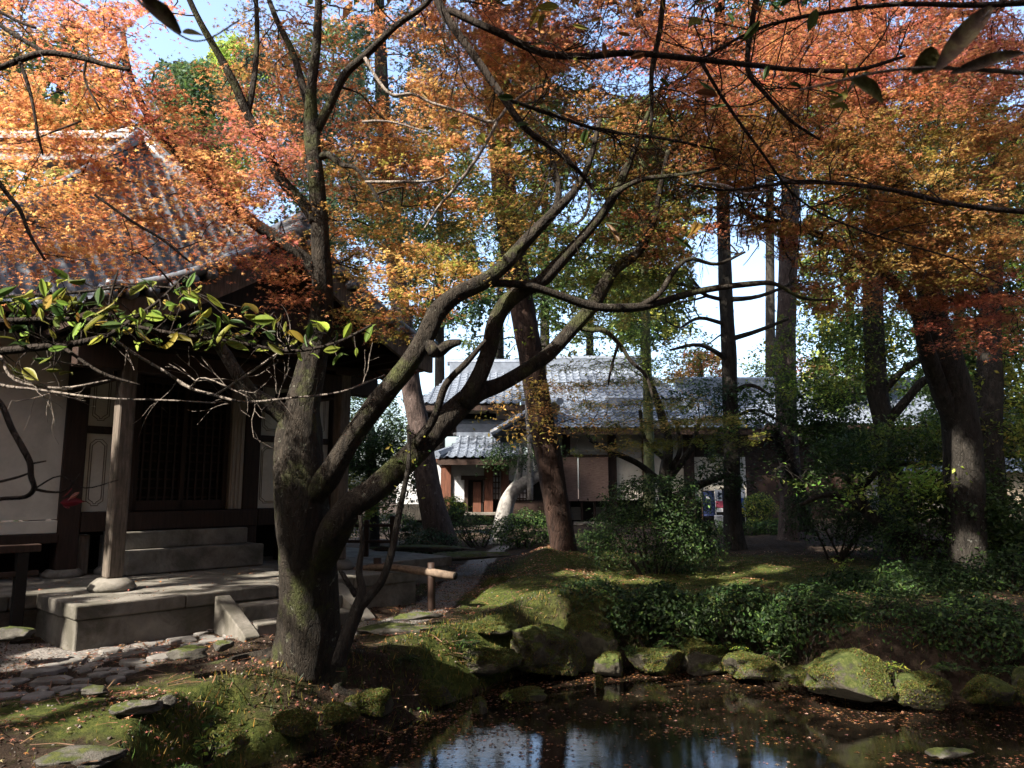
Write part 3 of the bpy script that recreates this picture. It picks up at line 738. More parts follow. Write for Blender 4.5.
mb.build('eave_rafters', M_REDWOOD, pav, smooth=False)
mb = MB(); sbox(mb, -1.78, 6.68, 2.02, 2.1, EZ-.1, EZ+.02); sbox(mb, 6.6, 6.68, 2.1, 10.4, EZ-.1, EZ+.02); mb.build('fascia', M_REDWOOD, pav, smooth=False)
# low dark rail at the left of the porch
g = hit(14, 588); g = S3(-.75, .95, -.1)
rail = thing('wooden_rail', 'low dark wooden rail on square legs at the left of the stone platform', 'rail', g)
for (s, t_) in ((-.28, 1.1), (-.75, 1.1), (-1.5, 1.1)):
    q = S3(s, t_, 0); mb = MB(); z0 = .38 if s > -3 else -.1; mb.box((q[0], q[1], .42), (.06, .06, .52), AX); mb.build('leg', M_DARK, rail, smooth=False, bevel=.008)
mb = MB(); sbox(mb, -2.6, -.1, 1.03, 1.17, .94, 1.03); mb.build('top_bar', M_WOOD, rail, smooth=False, bevel=.01)
mb = MB(); sbox(mb, -2.6, -.1, 1.06, 1.14, .66, .72); mb.build('lower_bar', M_WOOD, rail, smooth=False, bevel=.01)

# ------------------------------------------------------------------ distant buildings
def wb(root, name, m_, px0, px1, v0, v1, Y, dep=.15, bev=0):
    a = pt(px0, v1, Y); b_ = pt(px1, v0, Y); mb = MB(); mb.box2((a[0], Y, a[2]), (b_[0], Y+dep, b_[2])); return mb.build(name, m_, root, smooth=False, bevel=bev)
hb = thing('main_residence', 'white residence with brown reed blinds under a broad tiled roof behind the leaning trunk', 'building', (4.0, 27, .6))
Yw = 27.0
wb(hb, 'wall', M_WHITE, 536, 690, 425, 458, Yw); wb(hb, 'wall', M_PLASTER, 618, 745, 457, 500, Yw+.02)
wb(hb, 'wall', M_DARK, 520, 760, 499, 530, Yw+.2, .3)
for px in (536, 567, 613, 648, 690, 735): wb(hb, 'post', M_WOOD if px != 648 else M_REDWOOD, px-4, px+3, 425, 525, Yw-.12, .1)
for (a, b_) in ((521, 545), (547, 577.5), (579, 608)): 
    o = wb(hb, 'reed_blind', M_BLIND, a, b_, 456, 501, Yw-.35, .05); wb(o, 'blind_rod', M_WOOD, a-1, b_+1, 454.5, 457, Yw-.38, .1); 
for px in (541, 556, 569, 582, 595, 607): wb(hb, 'lattice_post', M_WOOD, px-1, px+1, 502, 526, Yw-.15, .08)
for (a, b_) in ((543, 555), (571, 581), (596, 606)): wb(hb, 'window', M_GREYBARK if False else M_SLAB, a, b_, 507, 520, Yw+.1, .05)
wb(hb, 'sill', M_PALEWOOD, 574, 612, 522, 525, Yw-.5, .3)
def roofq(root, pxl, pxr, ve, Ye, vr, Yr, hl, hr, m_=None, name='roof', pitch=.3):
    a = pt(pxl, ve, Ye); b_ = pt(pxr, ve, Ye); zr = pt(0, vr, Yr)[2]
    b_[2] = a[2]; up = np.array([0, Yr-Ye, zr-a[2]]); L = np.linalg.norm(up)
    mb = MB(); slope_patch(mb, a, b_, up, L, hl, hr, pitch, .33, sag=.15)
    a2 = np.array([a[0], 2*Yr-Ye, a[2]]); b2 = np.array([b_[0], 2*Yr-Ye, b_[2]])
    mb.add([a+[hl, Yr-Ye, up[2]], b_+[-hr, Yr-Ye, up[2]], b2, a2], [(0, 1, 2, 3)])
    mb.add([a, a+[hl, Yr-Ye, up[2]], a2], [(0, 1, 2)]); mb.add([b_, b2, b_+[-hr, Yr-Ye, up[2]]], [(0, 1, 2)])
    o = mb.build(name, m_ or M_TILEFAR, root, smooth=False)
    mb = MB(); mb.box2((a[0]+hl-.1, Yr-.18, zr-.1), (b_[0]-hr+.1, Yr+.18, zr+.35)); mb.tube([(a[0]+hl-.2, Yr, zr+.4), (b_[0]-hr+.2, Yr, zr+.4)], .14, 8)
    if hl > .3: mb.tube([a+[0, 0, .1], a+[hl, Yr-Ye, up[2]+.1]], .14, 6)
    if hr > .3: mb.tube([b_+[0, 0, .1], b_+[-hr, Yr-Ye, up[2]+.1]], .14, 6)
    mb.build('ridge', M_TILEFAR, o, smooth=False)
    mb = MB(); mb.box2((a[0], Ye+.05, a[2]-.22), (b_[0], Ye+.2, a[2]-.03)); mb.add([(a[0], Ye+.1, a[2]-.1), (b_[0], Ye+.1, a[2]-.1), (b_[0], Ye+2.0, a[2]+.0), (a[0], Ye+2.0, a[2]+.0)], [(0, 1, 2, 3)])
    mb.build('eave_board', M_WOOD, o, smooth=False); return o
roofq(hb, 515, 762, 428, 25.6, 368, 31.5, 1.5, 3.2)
mb = MB(); mb.box2((pt(600, 0, 26.2)[0], 26.6, pt(0, 405, 26.6)[2]), (pt(668, 0, 26.2)[0], 26.9, pt(0, 398, 26.6)[2])); mb.build('roof_cap', M_TILEFAR, hb, smooth=False)
# entrance block
eb = thing('entrance_building', 'two storey entrance building with tiled porch roof and dark doorway beside the leaning pine', 'building', (-1.2, 26, .6))
Ye = 25.5
wb(eb, 'wall', M_WHITE, 396, 441, 462, 504, Ye); wb(eb, 'wall', M_WHITE, 451, 484, 463, 502, Ye); wb(eb, 'base_board', M_GREYBARK, 396, 441, 504, 520, Ye-.02)
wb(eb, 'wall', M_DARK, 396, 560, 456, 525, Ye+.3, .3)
for (a, b_) in ((440.5, 451), (484, 493), (501, 509)): wb(eb, 'post', M_REDWOOD, a, b_, 460, 520, Ye-.12, .2)
d_ = wb(eb, 'door', M_DARK, 467, 483, 480, 514, Ye-.05, .1)
wb(d_, 'door_leaf', M_REDWOOD, 473, 481, 482, 512, Ye-.07, .018)
wb(eb, 'door_lintel', M_WOOD, 461, 485, 475.5, 480, Ye-.2, .3); wb(eb, 'door_post', M_WOOD, 464, 468, 480, 516, Ye-.2, .2)
wn = wb(eb, 'window', M_WHITE, 493, 501, 471, 500, Ye-.0, .08)
mb = MB()
for i in range(3): x = pt(494.5+i*2.7, 0, Ye)[0]; mb.box2((x-.02, Ye-.04, pt(0, 500, Ye)[2]), (x+.02, Ye-.01, pt(0, 471, Ye)[2]))
for i in range(6): z = pt(0, 471+i*5.7, Ye)[2]; mb.box2((pt(493, 0, Ye)[0], Ye-.06, z-.02), (pt(501, 0, Ye)[0], Ye-.042, z+.02))
mb.build('window_bars', M_WOOD, wn, smooth=False)
wn = wb(eb, 'window', M_WHITE, 509, 532, 480, 500, Ye+.0, .08)
mb = MB()
for i in range(8): x = pt(510+i*3, 0, Ye)[0]; mb.box2((x-.02, Ye-.04, pt(0, 500, Ye)[2]), (x+.02, Ye-.01, pt(0, 480, Ye)[2]))
for i in range(4): z = pt(0, 482+i*5.5, Ye)[2]; mb.box2((pt(509, 0, Ye)[0], Ye-.06, z-.02), (pt(532, 0, Ye)[0], Ye-.042, z+.02))
mb.build('window_bars', M_WOOD, wn, smooth=False)
wb(eb, 'wall', M_PLASTER, 509, 560, 455, 480, Ye+.02); wb(eb, 'base_board', M_WOOD, 509, 545, 501, 520, Ye-.05)
wb(eb, 'beam', M_REDWOOD, 436, 512, 458.5, 463, Ye-.25, .2); wb(eb, 'doorstone', M_SLAB, 464, 500, 512.5, 515, Ye-.6, .4)
roofq(eb, 436.5, 524, 458, 24.4, 434, 26.6, .6, .1, name='porch_roof')
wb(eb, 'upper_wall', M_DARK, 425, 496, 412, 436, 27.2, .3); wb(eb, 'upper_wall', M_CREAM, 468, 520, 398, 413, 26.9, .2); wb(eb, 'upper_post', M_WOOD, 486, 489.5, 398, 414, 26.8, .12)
mb = MB()
for i in range(12): x = pt(454+i*3, 0, 26.9)[0]; mb.box2((x-.03, 26.85, pt(0, 434, 26.9)[2]), (x+.03, 26.9, pt(0, 417, 26.9)[2]))
mb.build('upper_lattice', M_WOOD, eb, smooth=False); wb(eb, 'balcony_rail', M_WHITE, 453, 479, 432.5, 435, 26.5, .2)
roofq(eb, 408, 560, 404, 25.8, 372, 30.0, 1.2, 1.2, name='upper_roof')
# small side gable with a slope falling to the left
mb = MB(); a = pt(541, 404, 25.2); b_ = pt(491, 433, 25.2); L_ = a-b_
slope_patch(mb, b_, b_+np.array([0, 2.6, 0]), L_, np.linalg.norm(L_), 0, 0, .3, .33)
g0 = np.array([a, b_, a*1.0]); mb.add([b_, a, a+[0, 2.6, 0], b_+[0, 2.6, 0]], [(0, 3, 2, 1)]); mb.tube([b_, a], .1, 8); mb.tube([a, a+[0, 2.6, 0]], .16, 8)
mb.build('side_roof', M_TILEFAR, eb, smooth=False)
# long low hall on the right
rb = thing('long_hall', 'long low hall with a pale grey tiled roof showing between the trunks on the right', 'building', (14, 33, .6))
wb(rb, 'wall', M_WOOD, 690, 860, 440, 520, 32.0, .3); wb(rb, 'wall', M_PLASTER, 860, 1100, 425, 520, 32.0, .3); wb(rb, 'window', M_WHITE, 782, 800, 500, 512, 31.9, .05)
for px in (700, 745, 790, 840, 900, 960, 1020): wb(rb, 'post', M_WOOD, px-3, px+3, 425, 520, 31.8, .15)
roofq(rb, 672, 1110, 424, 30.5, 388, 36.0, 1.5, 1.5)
# garden wall, gate pillar
gw = thing('garden_wall', 'low cream garden wall with a tiled coping behind the trees at far right', 'wall', (14, 23.5, .3))
wb(gw, 'wall', M_CREAM, 905, 1110, 470, 520, 23.5, .3)
mb = MB(); a = pt(898, 473, 23.1); b_ = pt(1115, 473, 23.1); b_[2] = a[2]; slope_patch(mb, a, b_, np.array([0, .55, .34]), .62, 0, 0, .28, .3)
mb.add([a+[0, .55, .34], b_+[0, .55, .34], b_+[0, 1.1, 0], a+[0, 1.1, 0]], [(0, 1, 2, 3)]); mb.tube([a+[0, .55, .38], b_+[0, .55, .38]], .09, 8); mb.build('coping', M_TILEFAR, gw, smooth=False)
gp = thing('gate_pillar', 'white plastered gate pillar with a yellow beam end at its top', 'pillar', pt(883, 512, 21))
mb = MB(); a = pt(875, 515, 21); b_ = pt(886, 466, 21); mb.box2((a[0], 21, a[2]-.2), (b_[0], 21.6, b_[2])); mb.build('shaft', M_WHITE, gp, smooth=False, bevel=.02)
mb = MB(); a = pt(871.5, 500, 21); b_ = pt(875, 466, 21); mb.box2((a[0], 21.02, a[2]), (b_[0], 21.55, b_[2])); mb.build('side_board', M_CREAM, gp, smooth=False)
m_, t_, bb = mat('yellow_paint'); bb.inputs['Base Color'].default_value = (.62, .5, .2, 1); bb.inputs['Roughness'].default_value = .7
mb = MB(); a = pt(861, 461, 21); b_ = pt(867.5, 455.5, 21); mb.box2((a[0], 20.8, a[2]), (b_[0], 21.3, b_[2])); be = mb.build('beam_end', MATS['yellow_paint'], gp, smooth=False)
mb = MB(); c_ = pt(864, 458.3, 20.8); mb.tube([(c_[0], 20.8, c_[2]), (c_[0], 20.785, c_[2])], .03, 10); mb.build('nail_cover', M_DARK, be)
mb = MB(); mb.box2((pt(861, 0, 21)[0]-.3, 20.95, pt(0, 466, 21)[2]), (pt(890, 0, 21)[0], 21.65, pt(0, 462, 21)[2])); mb.build('cap', M_WOOD, gp, smooth=False)

# banners and blue curtain near the hall
def flat(name, r, g, b, rough=.8):
    m, t, bs = mat(name); n = noise(t, 12); c = ramp(t, n, [(.3, (r*.85, g*.85, b*.85)), (.7, (r, g, b))]); t.links.new(c, bs.inputs['Base Color']); bs.inputs['Roughness'].default_value = rough; return m
M_NAVY = flat('navy_cloth', .012, .025, .09); M_BLUE = flat('blue_cloth', .03, .09, .42); M_WCLOTH = flat('white_cloth', .72, .72, .74); M_PINK = flat('pink_cloth', .62, .10, .16); M_YEL = flat('yellow_cloth', .6, .5, .05)
def cloth(root, name, m_, px0, px1, v0, v1, Y):
    a = pt(px0, v1, Y); b_ = pt(px1, v0, Y); X = np.linspace(a[0], b_[0], 7); Z = np.linspace(a[2], b_[2], 6)
    G = np.array([[(x, Y+.02*math.sin(9*x+z*2), z) for z in Z] for x in X]); mb = MB(); mb.grid(G); mb.grid(G[::-1]+[0, .012, 0]); return mb.build(name, m_, root)
b1 = thing('banner', 'tall narrow white banner with dark lettering, red middle and white label at its foot', 'banner', pt(719, 520, 24), 'banners by the hall')
cloth(b1, 'top_cloth', M_WCLOTH, 716, 722, 490, 501, 24); cloth(b1, 'middle_cloth', M_PINK, 716, 723, 501, 507.5, 23.99); cloth(b1, 'label_cloth', M_WCLOTH, 716.5, 723, 508, 512, 23.98)
mb = MB()
for (a_, b__, c_, d_) in ((718.5, 719.2, 491.5, 499.5), (717.5, 720.6, 493, 493.6), (717.6, 720.4, 495.5, 496.1), (717.2, 720.8, 498, 498.7)):
    q0 = pt(a_, d_, 23.93); q1 = pt(b__, c_, 23.93); mb.box2((q0[0], 23.93, q0[2]), (q1[0], 23.94, q1[2]))
mb.build('lettering', M_NAVY, b1, smooth=False)
mb = MB(); q = pt(715.3, 489, 24); mb.tube([(q[0], 24.03, .3), (q[0], 24.03, q[2])], .015, 6); mb.build('pole', M_WHITE, b1)
mb = MB(); q = pt(719, 519, 24); mb.box2((q[0]-.13, 23.95, .3), (q[0]+.13, 24.1, q[2]+.12)); mb.build('weight', M_WHITE, b1, smooth=False, bevel=.02)
b2 = thing('banner', 'narrow banner with white top, blue middle and yellow foot just right of the slim trunk', 'banner', pt(741, 520, 24), 'banners by the hall')
cloth(b2, 'top_cloth', M_WCLOTH, 739, 744, 490, 498, 24); cloth(b2, 'middle_cloth', M_BLUE, 738.5, 744, 498, 510, 23.99); cloth(b2, 'foot_cloth', M_YEL, 738, 744, 508, 511.5, 23.97)
mb = MB(); q = pt(744.6, 489, 24); mb.tube([(q[0], 24.03, .3), (q[0], 24.03, q[2])], .015, 6); mb.build('pole', M_WHITE, b2)
for (a_, b__, v0, v1, nm) in ((703, 714, 491, 516, 'long navy door curtain hanging left of the white banner'), (723, 734, 489, 515, 'navy door curtain hanging between the white banner and the slim trunk')):
    r_ = thing('door_curtain', nm, 'curtain', pt((a_+b__)/2, 516, 24.6), 'navy curtains by the hall')
    cloth(r_, 'curtain_cloth', M_NAVY, a_, b__, v0, v1, 24.6)
    mb = MB(); q = pt(a_, v0, 24.6); q2 = pt(b__, v0, 24.6)
    mb.tube([(q[0]-.05, 24.6, q[2]), (q2[0]+.05, 24.6, q[2])], .02, 6); mb.tube([(q[0]-.04, 24.6, q[2]), (q[0]-.04, 24.6, .3)], .02, 6); mb.tube([(q2[0]+.04, 24.6, q[2]), (q2[0]+.04, 24.6, .3)], .02, 6); mb.build('curtain_stand', M_WOOD, r_)
    mb = MB(); q = pt(a_+3, v0+8, 24.55); mb.box2((q[0], 24.54, q[2]), (q[0]+.13, 24.55, q[2]+.08)); mb.build('emblem', M_WCLOTH, r_, smooth=False)

# ------------------------------------------------------------------ rocks, paving, log rail
def ico(sub):
    import bmesh
    bm = bmesh.new(); bmesh.ops.create_icosphere(bm, subdivisions=sub, radius=1)
    V = np.array([v.co[:] for v in bm.verts]); Fs = [[v.index for v in f.verts] for f in bm.faces]; bm.free(); return V, Fs
ICO = {k: ico(k) for k in (3, 4, 5)}
def rock(name, label, c, r, seed, m_=None, sub=4, rot=0, cat='rock', group=None, flat_top=0, amp=.42, hair=True):
    V, Fs = ICO[sub]; V = V.copy()
    n1 = fbm(V[:, 0]*1.1+seed*7, V[:, 1]*1.1, V[:, 2]*1.1+seed, 4); n2 = np.abs(fbm(V[:, 0]*2.6+seed, V[:, 1]*2.6+9, V[:, 2]*2.6, 4))
    n3 = fbm(V[:, 0]*9+seed, V[:, 1]*9+9, V[:, 2]*9, 3)
    Q = np.sign(V)*np.abs(V)**.72
    Q = Q*(1+amp*1.3*n1-amp*.9*n2+.05*n3)[:, None]
    rs_ = np.random.default_rng(seed)                      # split faces: flat breaks across the stone
    for _ in range(7):
        d_ = rs_.standard_normal(3); d_ /= np.linalg.norm(d_); lim = rs_.uniform(.62, .9); ex_ = Q@d_-lim; Q = Q-np.where(ex_ > 0, ex_*.85, 0)[:, None]*d_
    if flat_top: Q[:, 2] = np.minimum(Q[:, 2], flat_top+.12*n1)
    Q = Q*np.asarray(r); ca, sa = math.cos(rot), math.sin(rot)
    Q = np.stack([Q[:, 0]*ca-Q[:, 1]*sa, Q[:, 0]*sa+Q[:, 1]*ca, Q[:, 2]], -1)
    mb = MB(); mb.add(Q+np.asarray(c), Fs); o = mb.build(name, m_ or M_ROCK, base=c)
    if m_ is None and hair:
        W_ = Q+np.asarray(c); Fa = np.array(Fs); Nn = np.cross(W_[Fa[:, 1]]-W_[Fa[:, 0]], W_[Fa[:, 2]]-W_[Fa[:, 0]]); ar = np.linalg.norm(Nn, axis=1); Nn /= ar[:, None]+1e-9
        pn = ar*(.15+np.clip(Nn[:, 2]+.25, 0, 1))*np.clip(.25+1.6*fbm(W_[Fa[:, 0], 0]*3, W_[Fa[:, 0], 1]*3, W_[Fa[:, 0], 2]*3+seed, 3), .0, 1); k = rng.choice(len(Fa), int(min(12000, 26000*ar.sum()*.5)), p=pn/pn.sum())
        b1_ = rng.random((len(k), 2)); b1_ = np.where(b1_.sum(1)[:, None] > 1, 1-b1_, b1_)
        Pm = W_[Fa[k, 0]]*(1-b1_.sum(1))[:, None]+W_[Fa[k, 1]]*b1_[:, :1]+W_[Fa[k, 2]]*b1_[:, 1:]
        cm = palcols(['green', 'green', 'ygreen', 'brown'], len(k), .25)*.4 + np.array([.03, .034, .010])
        leaves('moss', Pm, .026, cm, M_GREEN, o, kind='leaf', normals=Nn[k], tilt=.9, gaps=False, sj=.7)
    return tag(o, label, cat, group)
def rpx(label, px, py, Y, rx, rz, ry=None, seed=1, **k):
    if k.get('group') == 'stones edging the pond': rz = rz*.82; py = py+rz*.16; rx = rx*.95
    if k.get('group') == 'stones along the left path': rz = rz*.7
    c = pt(px, py, Y); s = Y/F; return rock('rock', label, c, (rx*s, (ry or rx)*s, rz*s), seed, **k)
GR = 'stones edging the pond'
rpx('big pale mossy boulder at the pond edge below the leaning brown trunk, sunlit', 545, 646, 10.1, 36, 34, 30, 3, sub=5, group=GR, rot=.4)
rpx('dark boulder in shadow just right of the big sunlit mossy one', 590, 640, 10.5, 32, 34, 26, 5, group=GR)
rpx('small rounded bright mossy stone standing in the pond margin with pinkish side', 609, 664, 10.15, 15, 15, 12, 9, group=GR)
rpx('long low sunlit stone with hanging moss at the far bank', 655, 658, 10.3, 28, 17, 20, 12, group=GR)
rpx('mossy grey stone on the far bank right of the hanging moss stone', 706, 656, 10.4, 26, 20, 20, 14, group=GR)
rpx('dim rounded stone on the far bank with a green moss streak', 752, 664, 9.9, 32, 16, 22, 17, group=GR)
rpx('dark low stone between the streaked stone and the sunlit pond boulder', 797, 674, 9.3, 20, 9, 20, 19, group=GR)
rpx('broad sunlit boulder capped with pale moss at the right of the pond', 850, 676, 8.75, 44, 27, 30, 23, sub=5, group=GR)
rpx('rounded green mossy boulder right of the broad sunlit one', 922, 686, 8.6, 30, 19, 26, 27, sub=5, group=GR)
rpx('brownish stone with lit face at the far right of the pond', 988, 688, 8.6, 26, 18, 24, 31, group=GR)
rpx('dark stone cut by the right edge of the photo beside the water', 1035, 686, 8.5, 24, 22, 22, 33, group=GR)
rpx('long grey slab lying across the mossy bank above the pale boulder', 505, 603, 12.6, 34, 8, 18, 37, flat_top=.6, group=GR)
rpx('dark rounded boulder on the bank left of the leaning brown trunk', 498, 590, 13.0, 26, 18, 20, 39, group=GR)
rpx('upright narrow stone against the mossy bank below the leaning trunk', 549, 592, 13.2, 6, 17, 6, 41, group=GR)
rpx('bright curved slab edge set in the moss left of the pale boulder', 492, 628, 10.4, 27, 9, 16, 43, rot=.5, group=GR)
rpx('flat stone ledge in shadow left of the pale boulder', 478, 660, 9.7, 40, 18, 22, 45, group=GR)
rpx('dark flat stone in the shade at the foot of the mossy mound', 425, 690, 8.8, 30, 16, 18, 47, group=GR)
rpx('grey stone by the water right of the big trunk roots', 372, 700, 8.0, 26, 18, 22, 49, group=GR)
rpx('small dark mossy stump stone in the shallow water', 480, 708, 8.6, 8, 11, 8, 51, group=GR)
rpx('low mossy stone in the shallow water beside the bright green clump', 527, 694, 9.1, 20, 8, 12, 53, group=GR)
rpx('pale flat stone breaking the surface near the bottom right of the pond', 950, 752, 7.0, 20, 5, 10, 55, group=GR, m_=M_ROCKBARE)
rpx('small dark post-like stone standing in the water below the rounded bright one', 600, 682, 9.6, 4, 9, 4, 57, group=GR)
GP = 'stones along the left path'
rpx('pale angular stone lying in the moss at the bottom left', 78, 758, 5.3, 40, 12, 22, 61, m_=M_ROCKBARE, rot=.3, group=GP)
rpx('grey stone half buried in leaves near the bottom left, right of the pale one', 142, 706, 6.0, 24, 7, 16, 63, m_=M_ROCKBARE, rot=.6, group=GP)
rpx('pale rounded stone on the moss left of the big trunk', 186, 653, 7.3, 20, 9, 14, 65, m_=M_ROCKBARE, group=GP)
rpx('small grey stone in the middle of the left moss patch', 96, 690, 6.3, 12, 7, 10, 67, m_=M_ROCKBARE, group=GP)
rpx('dark stone leaning under the left end of the platform', 15, 632, 7.9, 20, 9, 14, 69, m_=M_ROCKBARE, group=GP)
rpx('small stone on the moss right of the path bend', 168, 700, 6.2, 9, 9, 8, 71, m_=M_ROCKBARE, group=GP)
rpx('log-like grey kerb stone on the ground under the log rail', 418, 616, 10.2, 24, 5, 7, 73, m_=M_ROCKBARE, rot=.5, group=GP)
rpx('flat dark stone in the path left of the log rail', 395, 628, 9.6, 36, 6, 18, 75, m_=M_ROCKBARE, group=GP)
rpx('small white stone by the foot of the platform steps', 222, 646, 7.8, 11, 7, 8, 77, m_=M_ROCKBARE, group=GP)
rpx('dark mossy stone low on the bank at the bottom edge beside the fern', 228, 738, 6.3, 20, 13, 18, 91, group='stones edging the pond')
rpx('mossy stone at the waterline below the big maple', 292, 722, 7.25, 24, 13, 18, 92, group='stones edging the pond')
rpx('small dark stone at the waterline right of the maple foot', 340, 712, 7.6, 18, 11, 14, 93, group='stones edging the pond')
rpx('low kerb stone far along the gravel path', 470, 556, 15, 45, 6, 12, 79, m_=M_ROCKBARE, rot=.2, group=GP)
rpx('flat stone at the far left of the gravel path end', 415, 548, 16, 50, 6, 14, 81, m_=M_ROCKBARE, rot=.1, group=GP)
rpx('weathered stone among roots right of the slim trunk', 775, 553, 18.5, 22, 3, 10, 83, m_=M_ROCKBARE, group=GP)
rpx('low stone on the lit leaf ground at the far right', 1000, 622, 11.5, 30, 8, 18, 85, m_=M_ROCKBARE, group=GP)
rpx('small sunlit stone behind the right-hand shrubs', 880, 572, 13.5, 8, 9, 6, 87, m_=M_ROCKBARE, group=GP)
# crazy paving of the path
def stone_poly(c, r, seed, h=.03):
    rs = np.random.default_rng(seed); n = 7; a = np.sort(rs.uniform(0, 2*math.pi, n)+0) ; a = np.linspace(0, 2*math.pi, n, endpoint=False)+rs.uniform(-.3, .3, n)
    rr = r*rs.uniform(.8, 1.1, n); P = np.stack([np.cos(a)*rr, np.sin(a)*rr*.75], -1); th = rs.uniform(0, 3)
    P = np.stack([P[:, 0]*math.cos(th)-P[:, 1]*math.sin(th), P[:, 0]*math.sin(th)+P[:, 1]*math.cos(th)], -1)
    mb = MB(); top = [(c[0]+x, c[1]+y, c[2]+h+rs.uniform(-.006, .006)) for x, y in P]; bot = [(c[0]+x*1.04, c[1]+y*1.04, c[2]-.08) for x, y in P]
    mb.add(top+bot, [tuple(range(n))] + [(i, n+i, n+(i+1) % n, (i+1) % n) for i in range(n)])
    o = mb.build('paving_stone', M_PAVE, base=c, smooth=False, bevel=.012)
    return tag(o, 'flat grey paving stone set in the curving leaf-strewn path left of the big trunk', 'paving stone', 'crazy paving of the path')
pp = [hit(*p)[:2] for p in [(-10, 700), (70, 680), (150, 650), (235, 628), (300, 622)]]
k = 0; placed = []
for i in range(5000):
    f = rng.random()*(len(pp)-1); i0 = min(int(f), len(pp)-2); q = pp[i0]*(1-(f-i0))+pp[i0+1]*(f-i0)
    d = pp[i0+1]-pp[i0]; d /= np.linalg.norm(d); nn_ = np.array([-d[1], d[0]]); q = q + nn_*rng.uniform(-.55, .55)
    r = rng.uniform(.09, .22)
    if all(math.hypot(q[0]-a, q[1]-b_) > (r+c_)*.80 for a, b_, c_ in placed):
        placed.append((q[0], q[1], r))
for i, (a, b_, r) in enumerate(placed): stone_poly((a, b_, float(height(a, b_))), r, i)
# log rail
lg = hit(430, 612); Yl = lg[1]
lr = thing('log_rail', 'low rustic rail of a peeled log resting across short wooden posts beside the path', 'rail', lg)
mb = MB(); P = [pt(338, 573, Yl+1.1), pt(378, 567, Yl+.7), pt(420, 571, Yl+.15), pt(455, 576, Yl-.2)]
mb.tube(P, [.05, .055, .062, .058], 10, rough=.12, smooth=4); lo = mb.build('log', M_WOODH, lr)
e = P[-1]; dd_ = (P[-1]-P[-2]); dd_ /= np.linalg.norm(dd_); mb = MB(); mb.tube([e+dd_*.002, e+dd_*.008], .055, 12); mb.build('cut_end', M_DARK, lo)
for (px, v0, v1, Y_, rr_) in ((431, 563, 614, Yl, .062), (377, 558, 606, Yl+.7, .07)):
    mb = MB(); a = pt(px, v0, Y_); b_ = pt(px, v1, Y_); mb.tube([(b_[0], Y_+.06, b_[2]-.2), (a[0], Y_+.05, a[2])], [rr_, rr_*.9], 8, rough=.1, smooth=4); mb.build('post', M_WOOD, lr)
# dark rail posts beyond (handrail frame left of pine)
hr = thing('garden_railing', 'dark wooden railing with a cross bar standing behind the slanting limb', 'frame', hit(392, 566))
for (px, v0, v1) in ((392, 516, 566), (366, 520, 560)):
    mb = MB(); a = pt(px-3, v1, 14.5); b_ = pt(px+3, v0, 14.5); mb.box2((a[0], 14.5, a[2]-.2), (b_[0], 14.6, b_[2])); mb.build('post', M_WOOD, hr, smooth=False, bevel=.01)
for v in (524, 540): mb = MB(); a = pt(340, v+3, 14.45); b_ = pt(395, v, 14.45); mb.box2((a[0], 14.44, a[2]), (b_[0], 14.49, b_[2])); mb.build('bar', M_WOOD, hr, smooth=False, bevel=.01)

# ------------------------------------------------------------------ trees
def limb(mb, spec, n=12, rough=.10, seed=0, smooth=5, flare=0):
    """spec: (px, py, Y, radius in px)"""
    P = np.array([pt(a, b_, Y) for a, b_, Y, r in spec]); r = np.array([r*Y/F for a, b_, Y, r in spec])
    return mb.tube(P, r, n, rough=rough, smooth=smooth, seed=seed, flare=flare)
def resample(P, d=.15):
    out = []
    for a, b_ in zip(P[:-1], P[1:]):
        n = max(1, int(np.linalg.norm(b_-a)/d))
        for i in range(n): out.append(a+(b_-a)*i/n)
    out.append(P[-1]); return out
# ---- the big maple by the pond
mt = thing('maple_tree', 'big old maple with mossy forked trunk and orange leaves standing at the pond edge', 'tree', (pt(308, 680, 7.5)[0], 7.5, -.1))
mb = MB(); SK = []
def L(spec, n=12, rough=.10, seed=0, flare=0, sk=True, mb_=None):
    spec = [(a, b_, c_, d*.75) for a, b_, c_, d in spec]
    P = limb(mb_ or mb, spec, n, rough, seed, 5, flare)
    if sk: SK.extend(resample(P))
    return P
L([(308, 712, 8.12, 56), (308, 684, 8.1, 51), (309, 645, 8.0, 44), (309, 600, 7.85, 39), (305, 545, 7.65, 37), (300, 485, 7.5, 33), (299, 440, 7.5, 30), (303, 405, 7.5, 22), (311, 370, 7.5, 19), (318, 335, 7.4, 16), (322, 295, 7.3, 14), (321, 245, 7.2, 12.5), (318, 195, 7.1, 11.5), (313, 150, 7.0, 11), (311, 118, 7.0, 10), (312, 85, 6.9, 7), (317, 44, 6.8, 6), (319, -10, 6.7, 5), (322, -80, 6.6, 3)], 28, .13, 1, flare=.6)
L([(316, 130, 7.0, 7), (328, 108, 7.0, 6.5), (346, 73, 6.9, 6), (364, 57, 6.8, 5.5), (397, 25, 6.6, 4.5), (426, 4, 6.5, 4), (450, -30, 6.4, 3)], 10, .1, 2)
L([(311, 120, 7.0, 6), (305, 95, 7.0, 5.5), (294, 56, 7.1, 5), (276, 18, 7.2, 4), (262, -20, 7.3, 3)], 10, .1, 3)
L([(316, 222, 7.15, 9), (303, 203, 7.1, 8), (282, 180, 7.0, 7.5), (266, 150, 6.9, 7), (248, 115, 6.8, 6.5), (234, 83, 6.7, 6), (216, 50, 6.6, 5), (200, 22, 6.5, 4.5), (184, -12, 6.4, 4)], 12, .1, 4)
L([(248, 112, 6.8, 5), (252, 92, 6.8, 4.5), (256, 60, 6.9, 4), (257, 25, 6.9, 3.5), (255, -20, 7.0, 3)], 8, .1, 5)
